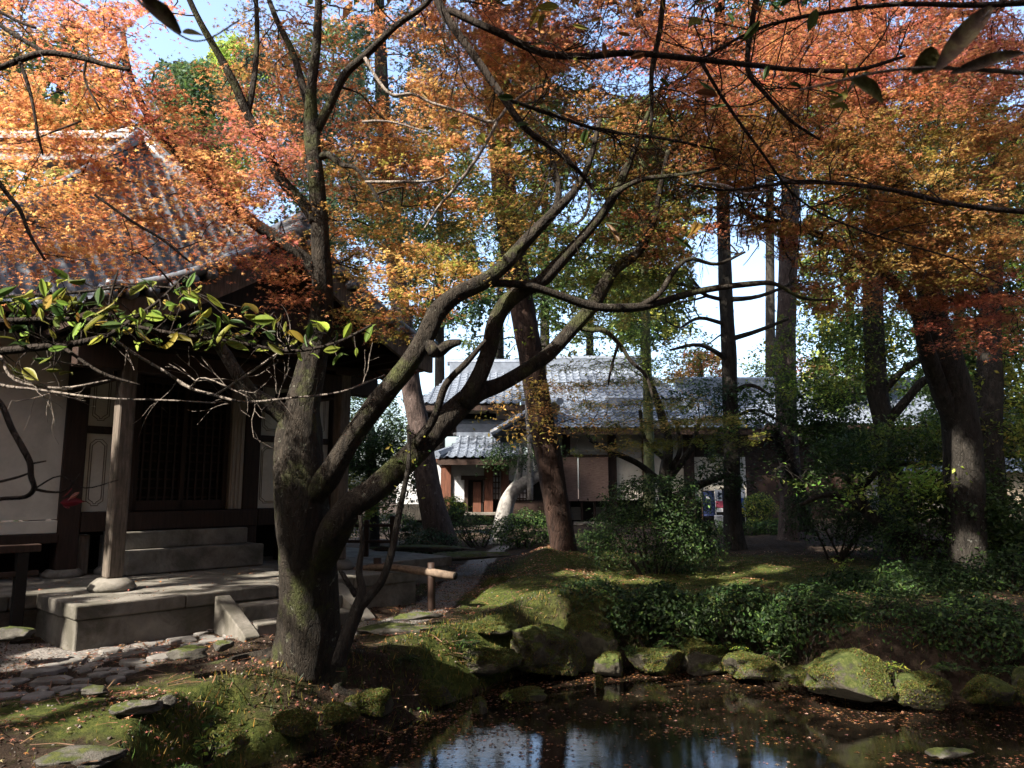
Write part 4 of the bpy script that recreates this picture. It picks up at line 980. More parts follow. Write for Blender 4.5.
L([(322, 285, 7.3, 10), (308, 262, 7.2, 8.5), (280, 241, 7.1, 8), (250, 220, 7.0, 8), (223, 196, 6.9, 7.5), (190, 165, 6.8, 7), (157, 130, 6.8, 6), (136, 92, 6.7, 4.5), (127, 62, 6.7, 4), (123, 30, 6.7, 3)], 12, .1, 6)
L([(298, 425, 7.5, 16), (275, 408, 7.4, 12), (252, 394, 7.3, 11), (236, 372, 7.2, 9), (222, 350, 7.2, 8), (210, 338, 7.1, 5), (196, 318, 7.1, 3)], 12, .12, 7)
# second limb, rising to the right
L([(303, 505, 7.5, 18), (322, 484, 7.4, 17), (337, 462, 7.35, 15), (356, 432, 7.3, 14.5), (378, 402, 7.2, 14), (404, 370, 7.15, 14), (424, 340, 7.1, 13.5), (437, 312, 7.1, 13), (457, 294, 7.1, 11.5), (484, 281, 7.1, 11), (505, 264, 7.15, 9.5), (524, 243, 7.2, 9), (550, 216, 7.2, 7.5), (575, 190, 7.2, 5), (590, 160, 7.2, 4), (600, 120, 7.2, 3)], 18, .12, 8)
L([(515, 252, 7.15, 6), (545, 222, 7.2, 5), (558, 200, 7.25, 5), (556, 172, 7.3, 4), (548, 150, 7.3, 3)], 8, .1, 9)
L([(480, 284, 7.1, 6), (500, 283, 7.2, 5), (530, 286, 7.3, 5.5), (564, 297, 7.4, 5.5), (597, 307, 7.5, 6), (641, 307, 7.6, 6), (664, 301, 7.7, 5), (705, 290, 7.8, 4.5), (749, 284, 7.9, 4), (775, 284, 8.0, 3), (802, 298, 8.1, 2.2), (830, 300, 8.2, 1.5)], 10, .1, 10)
L([(641, 306, 7.6, 4.5), (660, 293, 7.6, 4), (674, 271, 7.6, 3.5), (690, 259, 7.6, 3), (717, 264, 7.7, 2.5), (745, 252, 7.8, 1.5)], 8, .1, 11)
L([(425, 340, 7.1, 9), (437, 352, 7.0, 8), (448, 345, 6.9, 7.5), (460, 342, 6.85, 4)], 8, .1, 12)
# great low limb
L([(312, 585, 7.7, 14), (324, 553, 7.55, 20), (337, 526, 7.35, 21), (352, 505, 7.3, 18), (372, 492, 7.3, 17), (396, 471, 7.35, 16.5), (426, 442, 7.4, 16), (453, 412, 7.5, 16), (474, 395, 7.6, 14), (502, 384, 7.7, 10), (530, 367, 7.8, 9), (550, 353, 7.9, 9.5), (573, 328, 8, 9.5), (594, 304, 8.1, 9.5), (612, 272, 8.2, 9), (637, 253, 8.3, 6.5), (652, 225, 8.3, 5), (660, 190, 8.3, 4), (668, 150, 8.2, 3)], 20, .12, 13)
L([(462, 405, 7.5, 13), (478, 380, 7.5, 12), (488, 352, 7.5, 11.5), (497, 318, 7.45, 11), (513, 297, 7.4, 10.5), (540, 282, 7.4, 9.5), (558, 264, 7.4, 8.5), (580, 240, 7.4, 7), (602, 214, 7.4, 6.5), (618, 188, 7.4, 6), (636, 145, 7.3, 4.5), (650, 110, 7.3, 3), (670, 70, 7.2, 2)], 14, .11, 14)
L([(412, 452, 7.35, 7), (420, 440, 7.25, 6), (434, 418, 7.15, 5.5), (446, 385, 7.05, 5), (466, 363, 6.95, 4.5), (486, 340, 6.9, 3)], 10, .1, 15)
L([(573, 326, 8, 4.5), (590, 330, 8, 3.5), (605, 331, 8, 3.2), (620, 345, 8, 3), (631, 361, 8, 2.8), (646, 376, 8, 2.4), (653, 398, 8, 1.8)], 8, .1, 16)
L([(618, 345, 8, 2.5), (612, 365, 8, 2), (608, 385, 8, 1.4)], 6, .1, 17)
L([(600, 218, 7.4, 5), (615, 195, 7.3, 4), (640, 180, 7.2, 3.5), (680, 175, 7.1, 3), (720, 168, 7, 2)], 8, .1, 18)
L([(313, 160, 7, 6), (328, 155, 7, 5), (342, 165, 6.95, 4), (355, 168, 6.9, 3), (370, 185, 6.9, 2.4), (384, 210, 6.9, 1.6)], 8, .1, 19)
# roots
for (dx, dy, r_, ln) in ((-.55, -.2, .10, 1.0), (-.8, .15, .06, 1.3), (-.3, -.5, .11, .7), (.35, -.45, .09, .7), (.6, -.1, .10, .9), (.75, .3, .06, 1.1), (-.5, .5, .08, .9), (-.95, -.12, .035, 1.5)):
    o_ = pt(305, 662, 8.05); Pr = []
    for f in (0, .3, .6, .85, 1.1):
        x_ = o_[0]+dx*ln*f*(1+.2*math.sin(9*f+dx*5)); y_ = o_[1]+dy*ln*f+.10*math.sin(7*f+dy*9); Pr.append([x_, y_, max(float(height(x_, y_)), WZ)+(.22*(1-f)**3)-.25*r_-.03*f])
    mb.tube(Pr, [r_*1.5, r_*1.1, r_*.8, r_*.6, r_*.3], 9, rough=.22, smooth=5, seed=int(dx*50))
# knobs of cut branches
for (px, py, Y, r) in ((434, 352, 6.85, 6), (266, 150, 6.85, 5)):
    mb.tube([pt(px, py, Y+.1), pt(px-2, py-2, Y-.05)], [r*Y/F, r*Y/F*.9], 8, rough=.1)
mb.build('trunk', M_BARK, mt)
padsA = [(55, 50, 95, 60, 6.6, 1.0, 80, ['orange', 'red', 'gold']), (45, 150, 85, 60, 6.4, .8, 74, ['gold', 'orange']), (60, 215, 90, 40, 6.2, .7, 60, ['gold', 'orange', 'rust']),
         (170, 195, 90, 45, 6.6, .8, 80, ['orange', 'rust', 'gold']), (235, 165, 60, 50, 7.2, .9, 52, ['pink', 'orange', 'rust']), (130, 255, 90, 22, 6.2, .5, 16, ['orange', 'rust', 'gold']),
         (255, 60, 60, 50, 7.6, .8, 18, ['orange', 'brown', 'olive']), (355, 25, 70, 28, 7.6, .8, 22, ['brown', 'orange', 'rust']), (120, 20, 60, 20, 6.8, .6, 20, ['orange', 'red']),
         (455, 80, 80, 65, 8.2, .8, 105, ['gold', 'orange']), (410, 120, 60, 45, 8.2, .8, 60, ['orange', 'rust', 'gold']), (370, 170, 80, 40, 7.8, .8, 36, ['orange', 'brown', 'olive']), (140, 235, 130, 26, 6.6, .6, 44, ['orange', 'pink', 'gold', 'rust']), (110, 150, 110, 30, 6.8, .6, 34, ['orange', 'pink', 'gold']),
         (470, 170, 80, 50, 8.2, .8, 64, ['orange', 'olive', 'ygreen', 'brown']), (430, 270, 70, 30, 7.6, .6, 34, ['gold', 'olive', 'ygreen', 'orange']), (395, 310, 60, 20, 7.6, .5, 12, ['olive', 'rust']),
         (280, 285, 35, 16, 7.0, .4, 12, ['rust', 'orange']), (250, 240, 45, 25, 7.4, .5, 14, ['orange', 'pink']), (560, 110, 80, 70, 7.9, .8, 66, ['brown', 'olive', 'orange', 'green']),
         (600, 215, 90, 28, 8.2, .6, 40, ['brown', 'olive', 'green']), (650, 225, 80, 14, 8.4, .5, 16, ['rust', 'orange']), (560, 20, 90, 30, 7.6, .8, 40, ['orange', 'rust', 'brown']), (445, 10, 60, 20, 7.6, .8, 16, ['orange', 'rust']),
         (620, 150, 90, 50, 8.6, .8, 60, ['brown', 'olive', 'green', 'rust']), (680, 250, 70, 16, 8.8, .6, 20, ['brown', 'olive', 'rust']), (640, 285, 60, 18, 8.8, .6, 14, ['green', 'olive', 'ygreen']), (520, 60, 70, 50, 8.4, .8, 60, ['orange', 'rust', 'brown']), (60, 105, 80, 40, 6.8, .7, 50, ['orange', 'gold', 'rust']), (300, 90, 60, 60, 8, .8, 30, ['orange', 'rust', 'brown']), (350, 240, 60, 40, 8, .6, 26, ['orange', 'olive', 'gold']), (500, 240, 60, 40, 8.4, .6, 36, ['gold', 'olive', 'green']),
         (440, 230, 80, 40, 8.8, .6, 40, ['green', 'ygreen', 'olive']), (600, 260, 70, 30, 9, .6, 30, ['ygreen', 'green', 'olive']), (650, 190, 70, 30, 9, .6, 30, ['green', 'olive']),
         (150, 110, 60, 30, 7.0, .8, 20, ['orange', 'red']), (20, 270, 40, 25, 6.2, .4, 8, ['orange', 'rust']),
         (220, -90, 330, 80, 7, 1.2, 90, ['orange', 'rust'])]
tw = MB(); Ps = []; Cs = []
for cen, pals in pads_to_centers(padsA, 2.3, 21):
    P, c = sprays(cen, 62, .27, .026, pals); Ps.append(P); Cs.append(c); twigs_to(tw, cen, SK)
tw.build('twigs', M_TWIG, mt)
leaves('crown', np.concatenate(Ps), .060, np.concatenate(Cs), M_LEAF, mt, tilt=.45)
def add_shade_canopy(root, x0, x1, y0, y1, n, pals, sk, lift=.4, size=.15):  # unseen leaf canopy added over the view to darken the ground
    x = rng.uniform(x0, x1, n); y = rng.uniform(y0, y1, n); z = 1.7+np.maximum(3.6, .80*np.maximum(y, 0)+1.0)+lift+rng.uniform(0, 1.6, n)
    cs = np.stack([x, y, z], -1); tw = MB(); twigs_to(tw, cs, sk, .05, .012, 4, 5); tw.build('shade_branches', M_TWIG, root)
    P, c = sprays(cs, 46, .62, .12, pals); leaves('shade_crown', P, size, c, M_LEAF, root, tilt=.5)
add_shade_canopy(mt, -7, 2.5, -3, 12, 800, ['orange', 'rust', 'gold'], SK)
# little mossy leaf tuft on the roof edge beside the trunk
P = np.array([pt(rng.uniform(250, 400), 322+rng.normal(0, 9)-8*math.sin((i % 7)), rng.uniform(7.6, 8.4)) for i in range(600)])
leaves('low_foliage', P, .07, palcols(['olive', 'green', 'brown'], 600), M_LEAF, mt, tilt=.5)

# ---- young two-stemmed shrub in front of the big maple
sa = thing('young_maple', 'slender bare two-stemmed sapling growing just right of the big maple', 'sapling', pt(343, 652, 7.15))
mb = MB()
limb(mb, [(338, 665, 7.15, 7), (346, 637, 7.15, 7), (358, 608, 7.15, 6.5), (362, 590, 7.15, 4.5), (359, 570, 7.15, 3.5), (362, 545, 7.15, 2.6), (360, 515, 7.15, 2)], 9, .12, 3)
limb(mb, [(356, 612, 7.15, 5), (369, 597, 7.15, 4.5), (382, 580, 7.15, 4), (390, 558, 7.15, 3.8), (395, 536, 7.15, 3.3), (399, 515, 7.15, 3), (404, 490, 7.15, 2.6), (409, 460, 7.15, 2.2), (408, 425, 7.2, 1.5)], 9, .12, 4)
limb(mb, [(356, 596, 7.15, 3), (345, 578, 7.1, 2.6), (340, 570, 7.1, 1.8)], 6, .1, 5)
mb.build('stem', M_GREYBARK, sa)
P = np.array([pt(405+rng.normal(0, 14), rng.uniform(420, 500), 7.2+rng.normal(0, .15)) for i in range(46)]); leaves('foliage', P, .05, palcols(['ygreen', 'green'], len(P)), M_GREEN, sa, tilt=.8, kind='leaf')

# ---- generic tall tree
def tree(name, label, cat, spec, mbark, pads=None, leaf=('leaf', .09, M_GREEN, 40, .45, .12), limbs=(), n=14, group=None, rough=.12, seed=0, tr0=.03, tmax=2.5, tilt=.7, extra=0, flare=.5, twigs=True, dens=1.5):
    b0 = spec[0]; base = pt(b0[0], b0[1], b0[2])
    t_ = thing(name, label, cat, base, group); mb = MB()
    s2 = [(b0[0], b0[1]+F*.25/b0[2], b0[2], b0[3]*1.15)]+list(spec)
    P = limb(mb, s2, n, rough, seed, 5, flare); sk = resample(P, .3)
    for l in limbs: sk += resample(limb(mb, l, 8, rough, seed+1, 4), .3)
    tips = []
    if extra:
        r_ = b0[3]*b0[2]/F
        for i in range(extra):
            j = int(len(P)*rng.uniform(.45, .98)); d = np.array([rng.normal(), rng.normal(), rng.uniform(-.1, .5)]); d /= np.linalg.norm(d)
            recurse(mb, P[j].copy(), d, rng.uniform(1.2, 2.6), r_*.2, 2, .5, 5, tips)
    mb.build('trunk', mbark, t_)
    if pads:
        tw = MB(); Ps = []; Cs = []
        kind, sz, ml, per, rad, th = leaf
        for cen, pals in pads_to_centers(pads, dens, 21 if leaf[0] == 'maple' else 0):
            P, c = sprays(cen, per, rad, th, pals); Ps.append(P); Cs.append(c*(.82 if kind == 'maple' else 1))
            if twigs: twigs_to(tw, cen, sk, tr0, .006, 4, tmax)
        if twigs: tw.build('branches', mbark, t_)
        leaves('crown', np.concatenate(Ps), sz, np.concatenate(Cs), ml, t_, kind=kind, tilt=tilt)
    return t_, sk
# maple of the right-hand canopy
rm, rsk = tree('maple_tree', 'thick dark forked maple at the right with rust red canopy reaching over the pond', 'tree',
    [(968, 598, 12.5, 20), (966, 560, 12.5, 18), (965, 500, 12.4, 17), (962, 440, 12.3, 17), (956, 400, 12.2, 16.5), (946, 360, 12, 15), (935, 320, 11.8, 12), (925, 270, 11.4, 12), (905, 200, 11, 10), (880, 120, 10, 8), (860, 40, 9.4, 6), (850, -60, 9, 4)], M_GREYBARK,
    [(640, 35, 120, 38, 7.6, .9, 90, ['rust', 'brown', 'red']), (760, 50, 120, 50, 7.4, .9, 130, ['rust', 'rust', 'red', 'orange', 'brown']), (900, 50, 130, 60, 7.8, 1, 170, ['orange', 'red', 'rust', 'pink', 'brown']),
     (790, 140, 110, 50, 7.8, .9, 100, ['rust', 'orange', 'brown', 'olive']), (930, 150, 100, 60, 8.2, .9, 130, ['orange', 'gold', 'olive', 'ygreen', 'brown']), (830, 215, 100, 35, 8.6, .8, 84, ['orange', 'rust', 'olive', 'olive']),
     (950, 235, 90, 40, 8.6, .8, 96, ['orange', 'brown', 'gold', 'olive']), (870, 285, 90, 28, 9.2, .7, 54, ['rust', 'orange', 'brown']), (975, 310, 60, 36, 9, .6, 44, ['red', 'rust', 'pink', 'orange']),
     (690, 215, 60, 16, 9, .5, 22, ['brown', 'rust', 'red']), (760, 232, 60, 14, 9, .5, 24, ['rust', 'red']), (720, 120, 80, 40, 8, .8, 44, ['brown', 'rust', 'olive']), (1010, 100, 50, 80, 8.4, .8, 50, ['orange', 'red']),
     (700, 165, 80, 34, 8.8, .8, 56, ['brown', 'rust', 'olive']), (780, 170, 80, 30, 9, .8, 40, ['rust', 'orange', 'olive']), (870, 110, 100, 60, 9.4, .8, 80, ['orange', 'rust', 'olive']), (900, 250, 110, 40, 9.6, .7, 60, ['orange', 'rust', 'brown']), (680, 90, 90, 40, 8.6, .7, 50, ['brown', 'rust', 'orange']),
     (820, -70, 330, 70, 7.6, 1.2, 110, ['rust', 'red'])],
    ('maple', .062, M_LEAF, 58, .29, .028),
    [[(958, 430, 12.3, 12), (938, 385, 12, 9), (925, 345, 11.6, 8), (915, 310, 11.2, 6), (880, 270, 10.5, 5), (820, 235, 9.6, 4), (750, 215, 9, 3)], [(925, 270, 11.4, 8), (960, 220, 10.6, 6), (1000, 160, 9.8, 5), (1040, 90, 9, 4)],
     [(900, 190, 11, 7), (840, 150, 10, 5), (770, 130, 9, 4), (700, 110, 8.4, 3)], [(880, 120, 10, 6), (800, 70, 9, 4), (720, 40, 8.2, 3), (640, 20, 7.8, 2)], [(860, 50, 9.4, 5), (930, 20, 8.8, 4), (1000, 10, 8.4, 3)],
     [(925, 270, 11, 5), (960, 280, 10, 4), (1000, 300, 9.4, 3)]],
    n=20, tmax=3, tr0=.02, tilt=.45, flare=.8, seed=5, dens=2.3)
add_shade_canopy(rm, 1, 12, -3, 11, 760, ['rust', 'red', 'orange'], rsk)
tree('maple_tree', 'narrow dark trunk close behind the thick forked maple at the right edge', 'tree', [(992, 560, 13.6, 17), (990, 500, 13.6, 15), (987, 440, 13.6, 14), (989, 380, 13.6, 12), (990, 330, 13.6, 10), (995, 250, 13.4, 8), (1005, 150, 13.2, 6)], M_GREYBARK,
     [(990, 200, 60, 60, 13, 1, 30, ['dark', 'green']), (1000, 400, 50, 50, 14.5, 1, 60, ['ygreen', 'green', 'olive']), (1010, 330, 40, 40, 14.5, 1, 30, ['green', 'ygreen'])], seed=8, tilt=.5)
# leaning brown trunk in the centre
tree('cedar_tree', 'tall leaning tree with reddish brown bark and a sunlit patch at its foot, centre', 'tree',
     [(567, 566, 15.6, 14), (562, 535, 15.6, 12.5), (556, 500, 15.6, 12.5), (547, 450, 15.6, 12.5), (538, 400, 15.6, 12.5), (530, 350, 15.5, 12), (521, 300, 15.5, 12), (511, 240, 15.4, 13), (503, 180, 15.3, 12.5), (496, 110, 15.2, 12), (492, 40, 15, 11), (490, -60, 15, 9)], M_CEDAR,
     [(470, 210, 60, 30, 14.6, 1.2, 24, ['green', 'olive', 'ygreen']), (400, 205, 60, 30, 15, 1.2, 24, ['green', 'blue']), (560, 300, 60, 60, 15.5, 1.5, 24, ['green', 'ygreen', 'olive']), (480, -50, 120, 60, 15, 2, 26, ['dark', 'green']), (545, 410, 50, 40, 15, .8, 14, ['olive', 'gold'])],
     n=20, rough=.1, seed=11, tilt=.6, tmax=3, flare=.6, tr0=.02)
# slim straight dark trunk
tree('slim_tree', 'slim straight dark trunk rising from the mossy lawn right of centre', 'tree', [(735, 550, 18, 12), (733, 530, 18, 9.5), (732, 480, 18, 8), (731, 420, 18, 7.5), (729, 360, 18, 7.5), (726, 300, 18, 7), (724, 240, 18, 7), (722, 160, 18, 6.5), (720, 60, 18, 6), (720, -60, 18, 5)], M_GREYBARK,
     [(650, 150, 70, 40, 17, 1.5, 34, ['dark', 'green']), (760, 160, 60, 40, 18, 1.5, 20, ['dark', 'green']), (640, 270, 60, 30, 17, 1, 20, ['green', 'olive', 'ygreen']), (700, -60, 150, 60, 18, 2, 30, ['dark', 'green'])], limbs=[[(729, 340, 18, 3), (760, 330, 17.5, 2.2), (790, 318, 17.2, 1.5)], [(729, 395, 18, 3), (750, 385, 17.8, 2), (772, 396, 17.6, 1)],
      [(729, 360, 18, 3), (700, 345, 17.5, 2), (670, 350, 17.2, 1.2)], [(726, 300, 18, 3), (760, 296, 17.4, 2), (800, 280, 17, 1.4)], [(727, 325, 18, 2.4), (700, 318, 17.6, 1.8), (680, 328, 17.2, 1.2)], [(730, 420, 18, 2), (755, 410, 17.6, 1.6), (785, 424, 17.3, 1)]], n=12, seed=13, extra=6, tr0=.02, flare=.4)
tree('pine_tree', 'rough barked thick grey trunk standing right of the slim straight one', 'tree', [(792, 535, 20, 12), (791, 500, 20, 10.5), (789, 450, 20, 10), (786, 400, 20, 10), (786, 340, 20, 9.5), (788, 280, 20, 9.5), (790, 200, 20, 9), (792, 100, 20, 10), (795, -60, 20, 8)], M_PINE,
     [(800, 180, 70, 50, 19.5, 1.5, 30, ['dark', 'green']), (830, 90, 80, 60, 19.5, 1.5, 24, ['dark', 'blue']), (790, -60, 150, 60, 20, 2, 30, ['dark', 'green'])], n=18, seed=17, tr0=.03)
tree('oak_tree', 'dark curved trunk among the bright green leaves, left of the white gate pillar', 'tree', [(905, 550, 16.5, 17), (897, 510, 16.5, 14), (890, 470, 16.5, 12), (885, 430, 16.5, 10.5), (877, 390, 16.5, 10), (874, 340, 16.5, 10), (873, 290, 16.4, 9.5), (875, 220, 16.3, 9), (878, 120, 16.2, 8), (880, -40, 16, 7)], M_GREYBARK,
     [(825, 310, 55, 45, 17, 1.2, 60, ['green', 'ygreen']), (820, 370, 60, 40, 17, 1.2, 64, ['green', 'ygreen', 'lime']), (900, 345, 50, 45, 17, 1.2, 40, ['green', 'ygreen']), (870, 200, 70, 70, 16, 1.5, 50, ['dark', 'green']), (940, 130, 60, 60, 15, 1.5, 30, ['dark', 'blue']), (880, -50, 150, 60, 16, 2, 30, ['dark', 'green'])],
     limbs=[[(884, 425, 16.5, 5), (905, 402, 16.2, 4.5), (925, 380, 16, 4), (940, 385, 15.8, 2.5)], [(876, 400, 16.5, 4), (910, 365, 16.2, 3), (950, 350, 16, 2)]], n=14, seed=19, tr0=.02, leaf=('leaf', .085, M_GREEN, 44, .42, .10))
tree('leaning_pine', 'leaning pinkish grey pine trunk rising behind the slanting limbs left of centre', 'tree', [(440, 535, 19, 15), (432, 505, 19, 13), (426, 470, 19, 11.5), (420, 430, 19, 11), (413, 395, 19, 10), (405, 340, 19, 9.5), (396, 270, 19, 9), (388, 180, 19, 8), (382, 90, 19, 7), (378, -30, 19, 5)], M_PINE,
     [(400, 60, 60, 60, 18.5, 1.5, 70, ['blue', 'green']), (350, 130, 60, 60, 18.5, 1.5, 60, ['blue']), (280, 110, 50, 80, 19, 1.5, 60, ['blue']), (390, 210, 60, 40, 18.5, 1.5, 40, ['blue', 'green'])],
     leaf=('needle', .2, M_GREEN, 30, .55, .14), n=16, seed=23, tr0=.03, tmax=3)
tree('slim_tree', 'thin greenish mossy stem against the far roofs between brown trunk and slim dark one', 'tree', [(650, 500, 21, 6), (649, 460, 21, 5.5), (648, 400, 21, 5), (646, 330, 21, 4.5), (644, 240, 21, 4), (640, 100, 21, 3)], simple('mossy_bark', [(.3, (.05, .06, .025)), (.7, (.12, .13, .06))], 12, .9),
     [(620, 280, 60, 40, 20, 1.4, 40, ['ygreen', 'olive']), (660, 350, 50, 35, 20, 1.4, 36, ['green', 'ygreen', 'lime']), (600, 330, 60, 40, 20, 1.4, 26, ['ygreen', 'green'])], n=8, seed=27, tr0=.02)
# crooked pale tree before the entrance
ct, _ = tree('crooked_tree', 'crooked pale grey trunk bending right in front of the entrance building', 'tree', [(498, 540, 22, 9), (503, 518, 22, 8), (508, 500, 22, 7.5), (517, 487, 22, 7), (530, 480, 22, 6.5), (540, 472, 22, 5), (536, 455, 22, 3.5)], simple('pale_bark', [(.3, (.10, .095, .09)), (.7, (.26, .25, .24))], 12, .9),
     [(520, 452, 40, 14, 22, .6, 22, ['dark', 'green']), (500, 455, 40, 10, 22, .6, 10, ['dark', 'green'])], limbs=[[(517, 487, 22, 4), (520, 465, 22, 3), (522, 445, 22, 2)], [(530, 500, 21.8, 3), (530, 450, 21.8, 2.6), (527, 400, 21.8, 2), (531, 370, 21.8, 1)], [(530, 440, 21.8, 2), (538, 415, 21.8, 1.2)]], n=10, seed=29, tr0=.015, flare=.2)
# yellow-green maple layers in the middle distance
tree('maple_tree', 'yellow green maple with many curved stems in front of the residence, right of centre', 'tree', [(668, 520, 17.5, 8), (664, 480, 17.5, 6), (668, 445, 17.5, 5), (660, 410, 17.4, 4), (650, 380, 17.3, 3)], M_GREYBARK,
     [(620, 392, 80, 14, 15.5, 1, 48, ['olive', 'ygreen', 'gold']), (660, 415, 80, 14, 15.5, 1, 56, ['ygreen', 'olive', 'gold']), (700, 435, 60, 16, 16, 1, 44, ['ygreen', 'olive']), (620, 440, 50, 12, 16, .8, 16, ['ygreen', 'olive', 'gold']), (590, 368, 60, 12, 16, 1, 18, ['olive', 'ygreen']), (720, 460, 40, 12, 16, .8, 14, ['ygreen', 'green']), (560, 400, 25, 22, 14.5, .4, 12, ['gold', 'orange', 'olive']), (650, 372, 70, 10, 15.5, 1, 14, ['ygreen', 'green']), (660, 300, 80, 50, 15, 1, 26, ['olive', 'ygreen', 'brown'])],
     ('maple', .085, M_LEAF, 44, .36, .03), limbs=[[(664, 485, 17.5, 4), (640, 465, 17.4, 3), (620, 455, 17.2, 3), (590, 440, 17, 2)], [(668, 480, 17.5, 4), (690, 450, 17.4, 3), (700, 420, 17.2, 2)], [(668, 500, 17.5, 4), (700, 485, 17.4, 4), (730, 474, 17.2, 2.5)], [(666, 460, 17.5, 3), (645, 440, 17.4, 2), (640, 410, 17.2, 2)], [(670, 470, 17.5, 3), (680, 450, 17.5, 2.5), (676, 420, 17.5, 2)]], n=10, seed=31, tr0=.012, tmax=1.5, tilt=.35, flare=.2)
# camellias and broadleaf evergreens
CAM_L = ('leaf', .10, M_GLOSSLEAF, 46, .36, .13)
tree('camellia_tree', 'dark glossy camellia spreading behind the slim trunk with a few lit leaves', 'tree', [(806, 522, 18.5, 7), (800, 490, 18.5, 6), (785, 460, 18.5, 5), (775, 430, 18.5, 4)], M_GREYBARK,
     [(770, 445, 60, 30, 17.5, 1, 90, ['dark', 'green']), (830, 450, 60, 30, 17.5, 1, 80, ['dark', 'green']), (790, 405, 60, 30, 18, 1, 56, ['dark', 'green']), (850, 420, 50, 30, 18, 1, 36, ['dark', 'green']), (790, 470, 40, 14, 16.5, .8, 10, ['lime', 'green']), (725, 470, 30, 20, 18, 1, 16, ['dark']), (700, 400, 40, 14, 18, 1, 20, ['blue', 'dark'])], CAM_L, n=8, seed=37, tr0=.015, flare=.2)
tree('camellia_tree', 'spreading evergreen with a slanting dark branch below the white gate pillar', 'tree', [(938, 575, 13.5, 9), (925, 545, 13.6, 7), (893, 532, 13.7, 6), (868, 512, 13.8, 6), (856, 490, 13.9, 5), (845, 478, 14, 3)], M_GREYBARK,
     [(860, 452, 50, 16, 14, .8, 30, ['dark', 'green']), (920, 440, 60, 26, 14, 1, 64, ['dark', 'green', 'ygreen']), (900, 490, 60, 14, 13.4, .8, 18, ['green', 'lime']), (960, 500, 70, 26, 13.2, .9, 64, ['dark', 'green']), (1000, 450, 40, 30, 14, 1, 36, ['ygreen', 'green', 'dark']), (1005, 520, 50, 25, 13, 1, 50, ['dark', 'green']), (930, 480, 30, 12, 12.6, .5, 8, ['lime'])], ('leaf', .09, M_GLOSSLEAF, 40, .34, .11),
     limbs=[[(856, 495, 13.9, 4), (880, 470, 13.8, 3), (910, 462, 13.8, 2)], [(893, 532, 13.7, 4), (930, 515, 13.5, 3), (975, 505, 13.3, 2)], [(900, 535, 13.7, 3.5), (950, 545, 13.4, 3), (1000, 540, 13.2, 2)], [(868, 512, 13.8, 4), (830, 495, 13.8, 3), (800, 505, 13.8, 2)]], n=9, seed=41, tr0=.014, flare=.2)
tree('evergreen_tree', 'dark leafy evergreen filling the gap between the pavilion and the leaning pine', 'tree', [(372, 540, 20, 8), (372, 490, 20, 6), (370, 440, 20, 5), (368, 410, 20, 4)], M_GREYBARK,
     [(365, 430, 45, 40, 20, 1.2, 100, ['dark', 'green', 'blue']), (385, 470, 45, 35, 20, 1.2, 90, ['dark', 'green']), (345, 500, 40, 25, 18, 1, 44, ['ygreen', 'green', 'olive']), (300, 470, 30, 60, 22, 1, 30, ['dark'])], CAM_L, n=8, seed=43, tr0=.02, flare=.2)

# ---- unseen crowns added above the view to block sky light and sun
def add_shade_crown(root, c, r, n, pals=('dark', 'green'), size=.32):
    c = np.asarray(c, float); D = rng.standard_normal((n, 3)); D /= np.linalg.norm(D, axis=1)[:, None]; cs = c+D*(rng.random((n, 1))**(1/2.5))*np.asarray(r)
    if min(cs[:, 1]) > 0:
        m1 = 1.7+.74*cs[:, 1]; cs[:, 2] = np.maximum(cs[:, 2], m1+.2)
    o = origin_of(root); tw = MB(); top = np.array([o[0], o[1], 1.9+.76*max(o[1], 0)]) if root is not mt else pt(322, -85, 6.6)
    mid_ = (top+c)/2; mid_[2] = max(mid_[2], 1.9+.76*max(mid_[1], 0)); sk = resample(np.array([top, mid_, c]), .5)
    tw.tube(sk, np.linspace(.10, .04, len(sk)), 6); twigs_to(tw, cs, sk, .07, .02, 4, 6); tw.build('shade_branches', M_TWIG, root)
    P, cc = sprays(cs, 46, size*3, size*.8, list(pals)); leaves('shade_crown', P, size, cc, M_GREEN, root, kind='leaf', tilt=.8)
_r = {}
for o_ in COL.objects:
    if o_.parent is None and o_.type == 'EMPTY': _r[o_.name] = o_
add_shade_crown(_r['cedar_tree'], (-.5, 13.5, 14.5), (4.2, 4, 2.6), 150); add_shade_crown(_r['slim_tree'], (4.5, 15, 16), (4.2, 4, 2.4), 150); add_shade_crown(_r['pine_tree'], (8.5, 18, 19), (4.5, 4, 2.5), 130)
add_shade_crown(_r['oak_tree'], (9.5, 14, 15.5), (4.5, 4.5, 2.5), 150); add_shade_crown(_r['leaning_pine'], (-4.5, 17.5, 18.5), (4.2, 4, 2.4), 130, ('blue', 'green'))
add_shade_crown(_r['leaning_pine'], (-9.5, 12, 17.5), (4.5, 6, 2), 150, ('dark', 'green')); add_shade_crown(mt, (-1.5, 6.5, 9.6), (3.6, 4, 1.4), 110, ('orange', 'rust', 'olive')); add_shade_crown(mt, (-.6, 3.6, 7.4), (3.6, 3.0, .9), 230, ('rust', 'olive', 'brown'), .2); add_shade_crown(_r['cedar_tree'], (-2.5, 6.5, 12.6), (5.5, 5.5, 1.4), 330, ('dark', 'green')); add_shade_crown(_r['slim_tree'], (3, 9.5, 12.5), (4, 4, 1.2), 170, ('dark', 'green'))
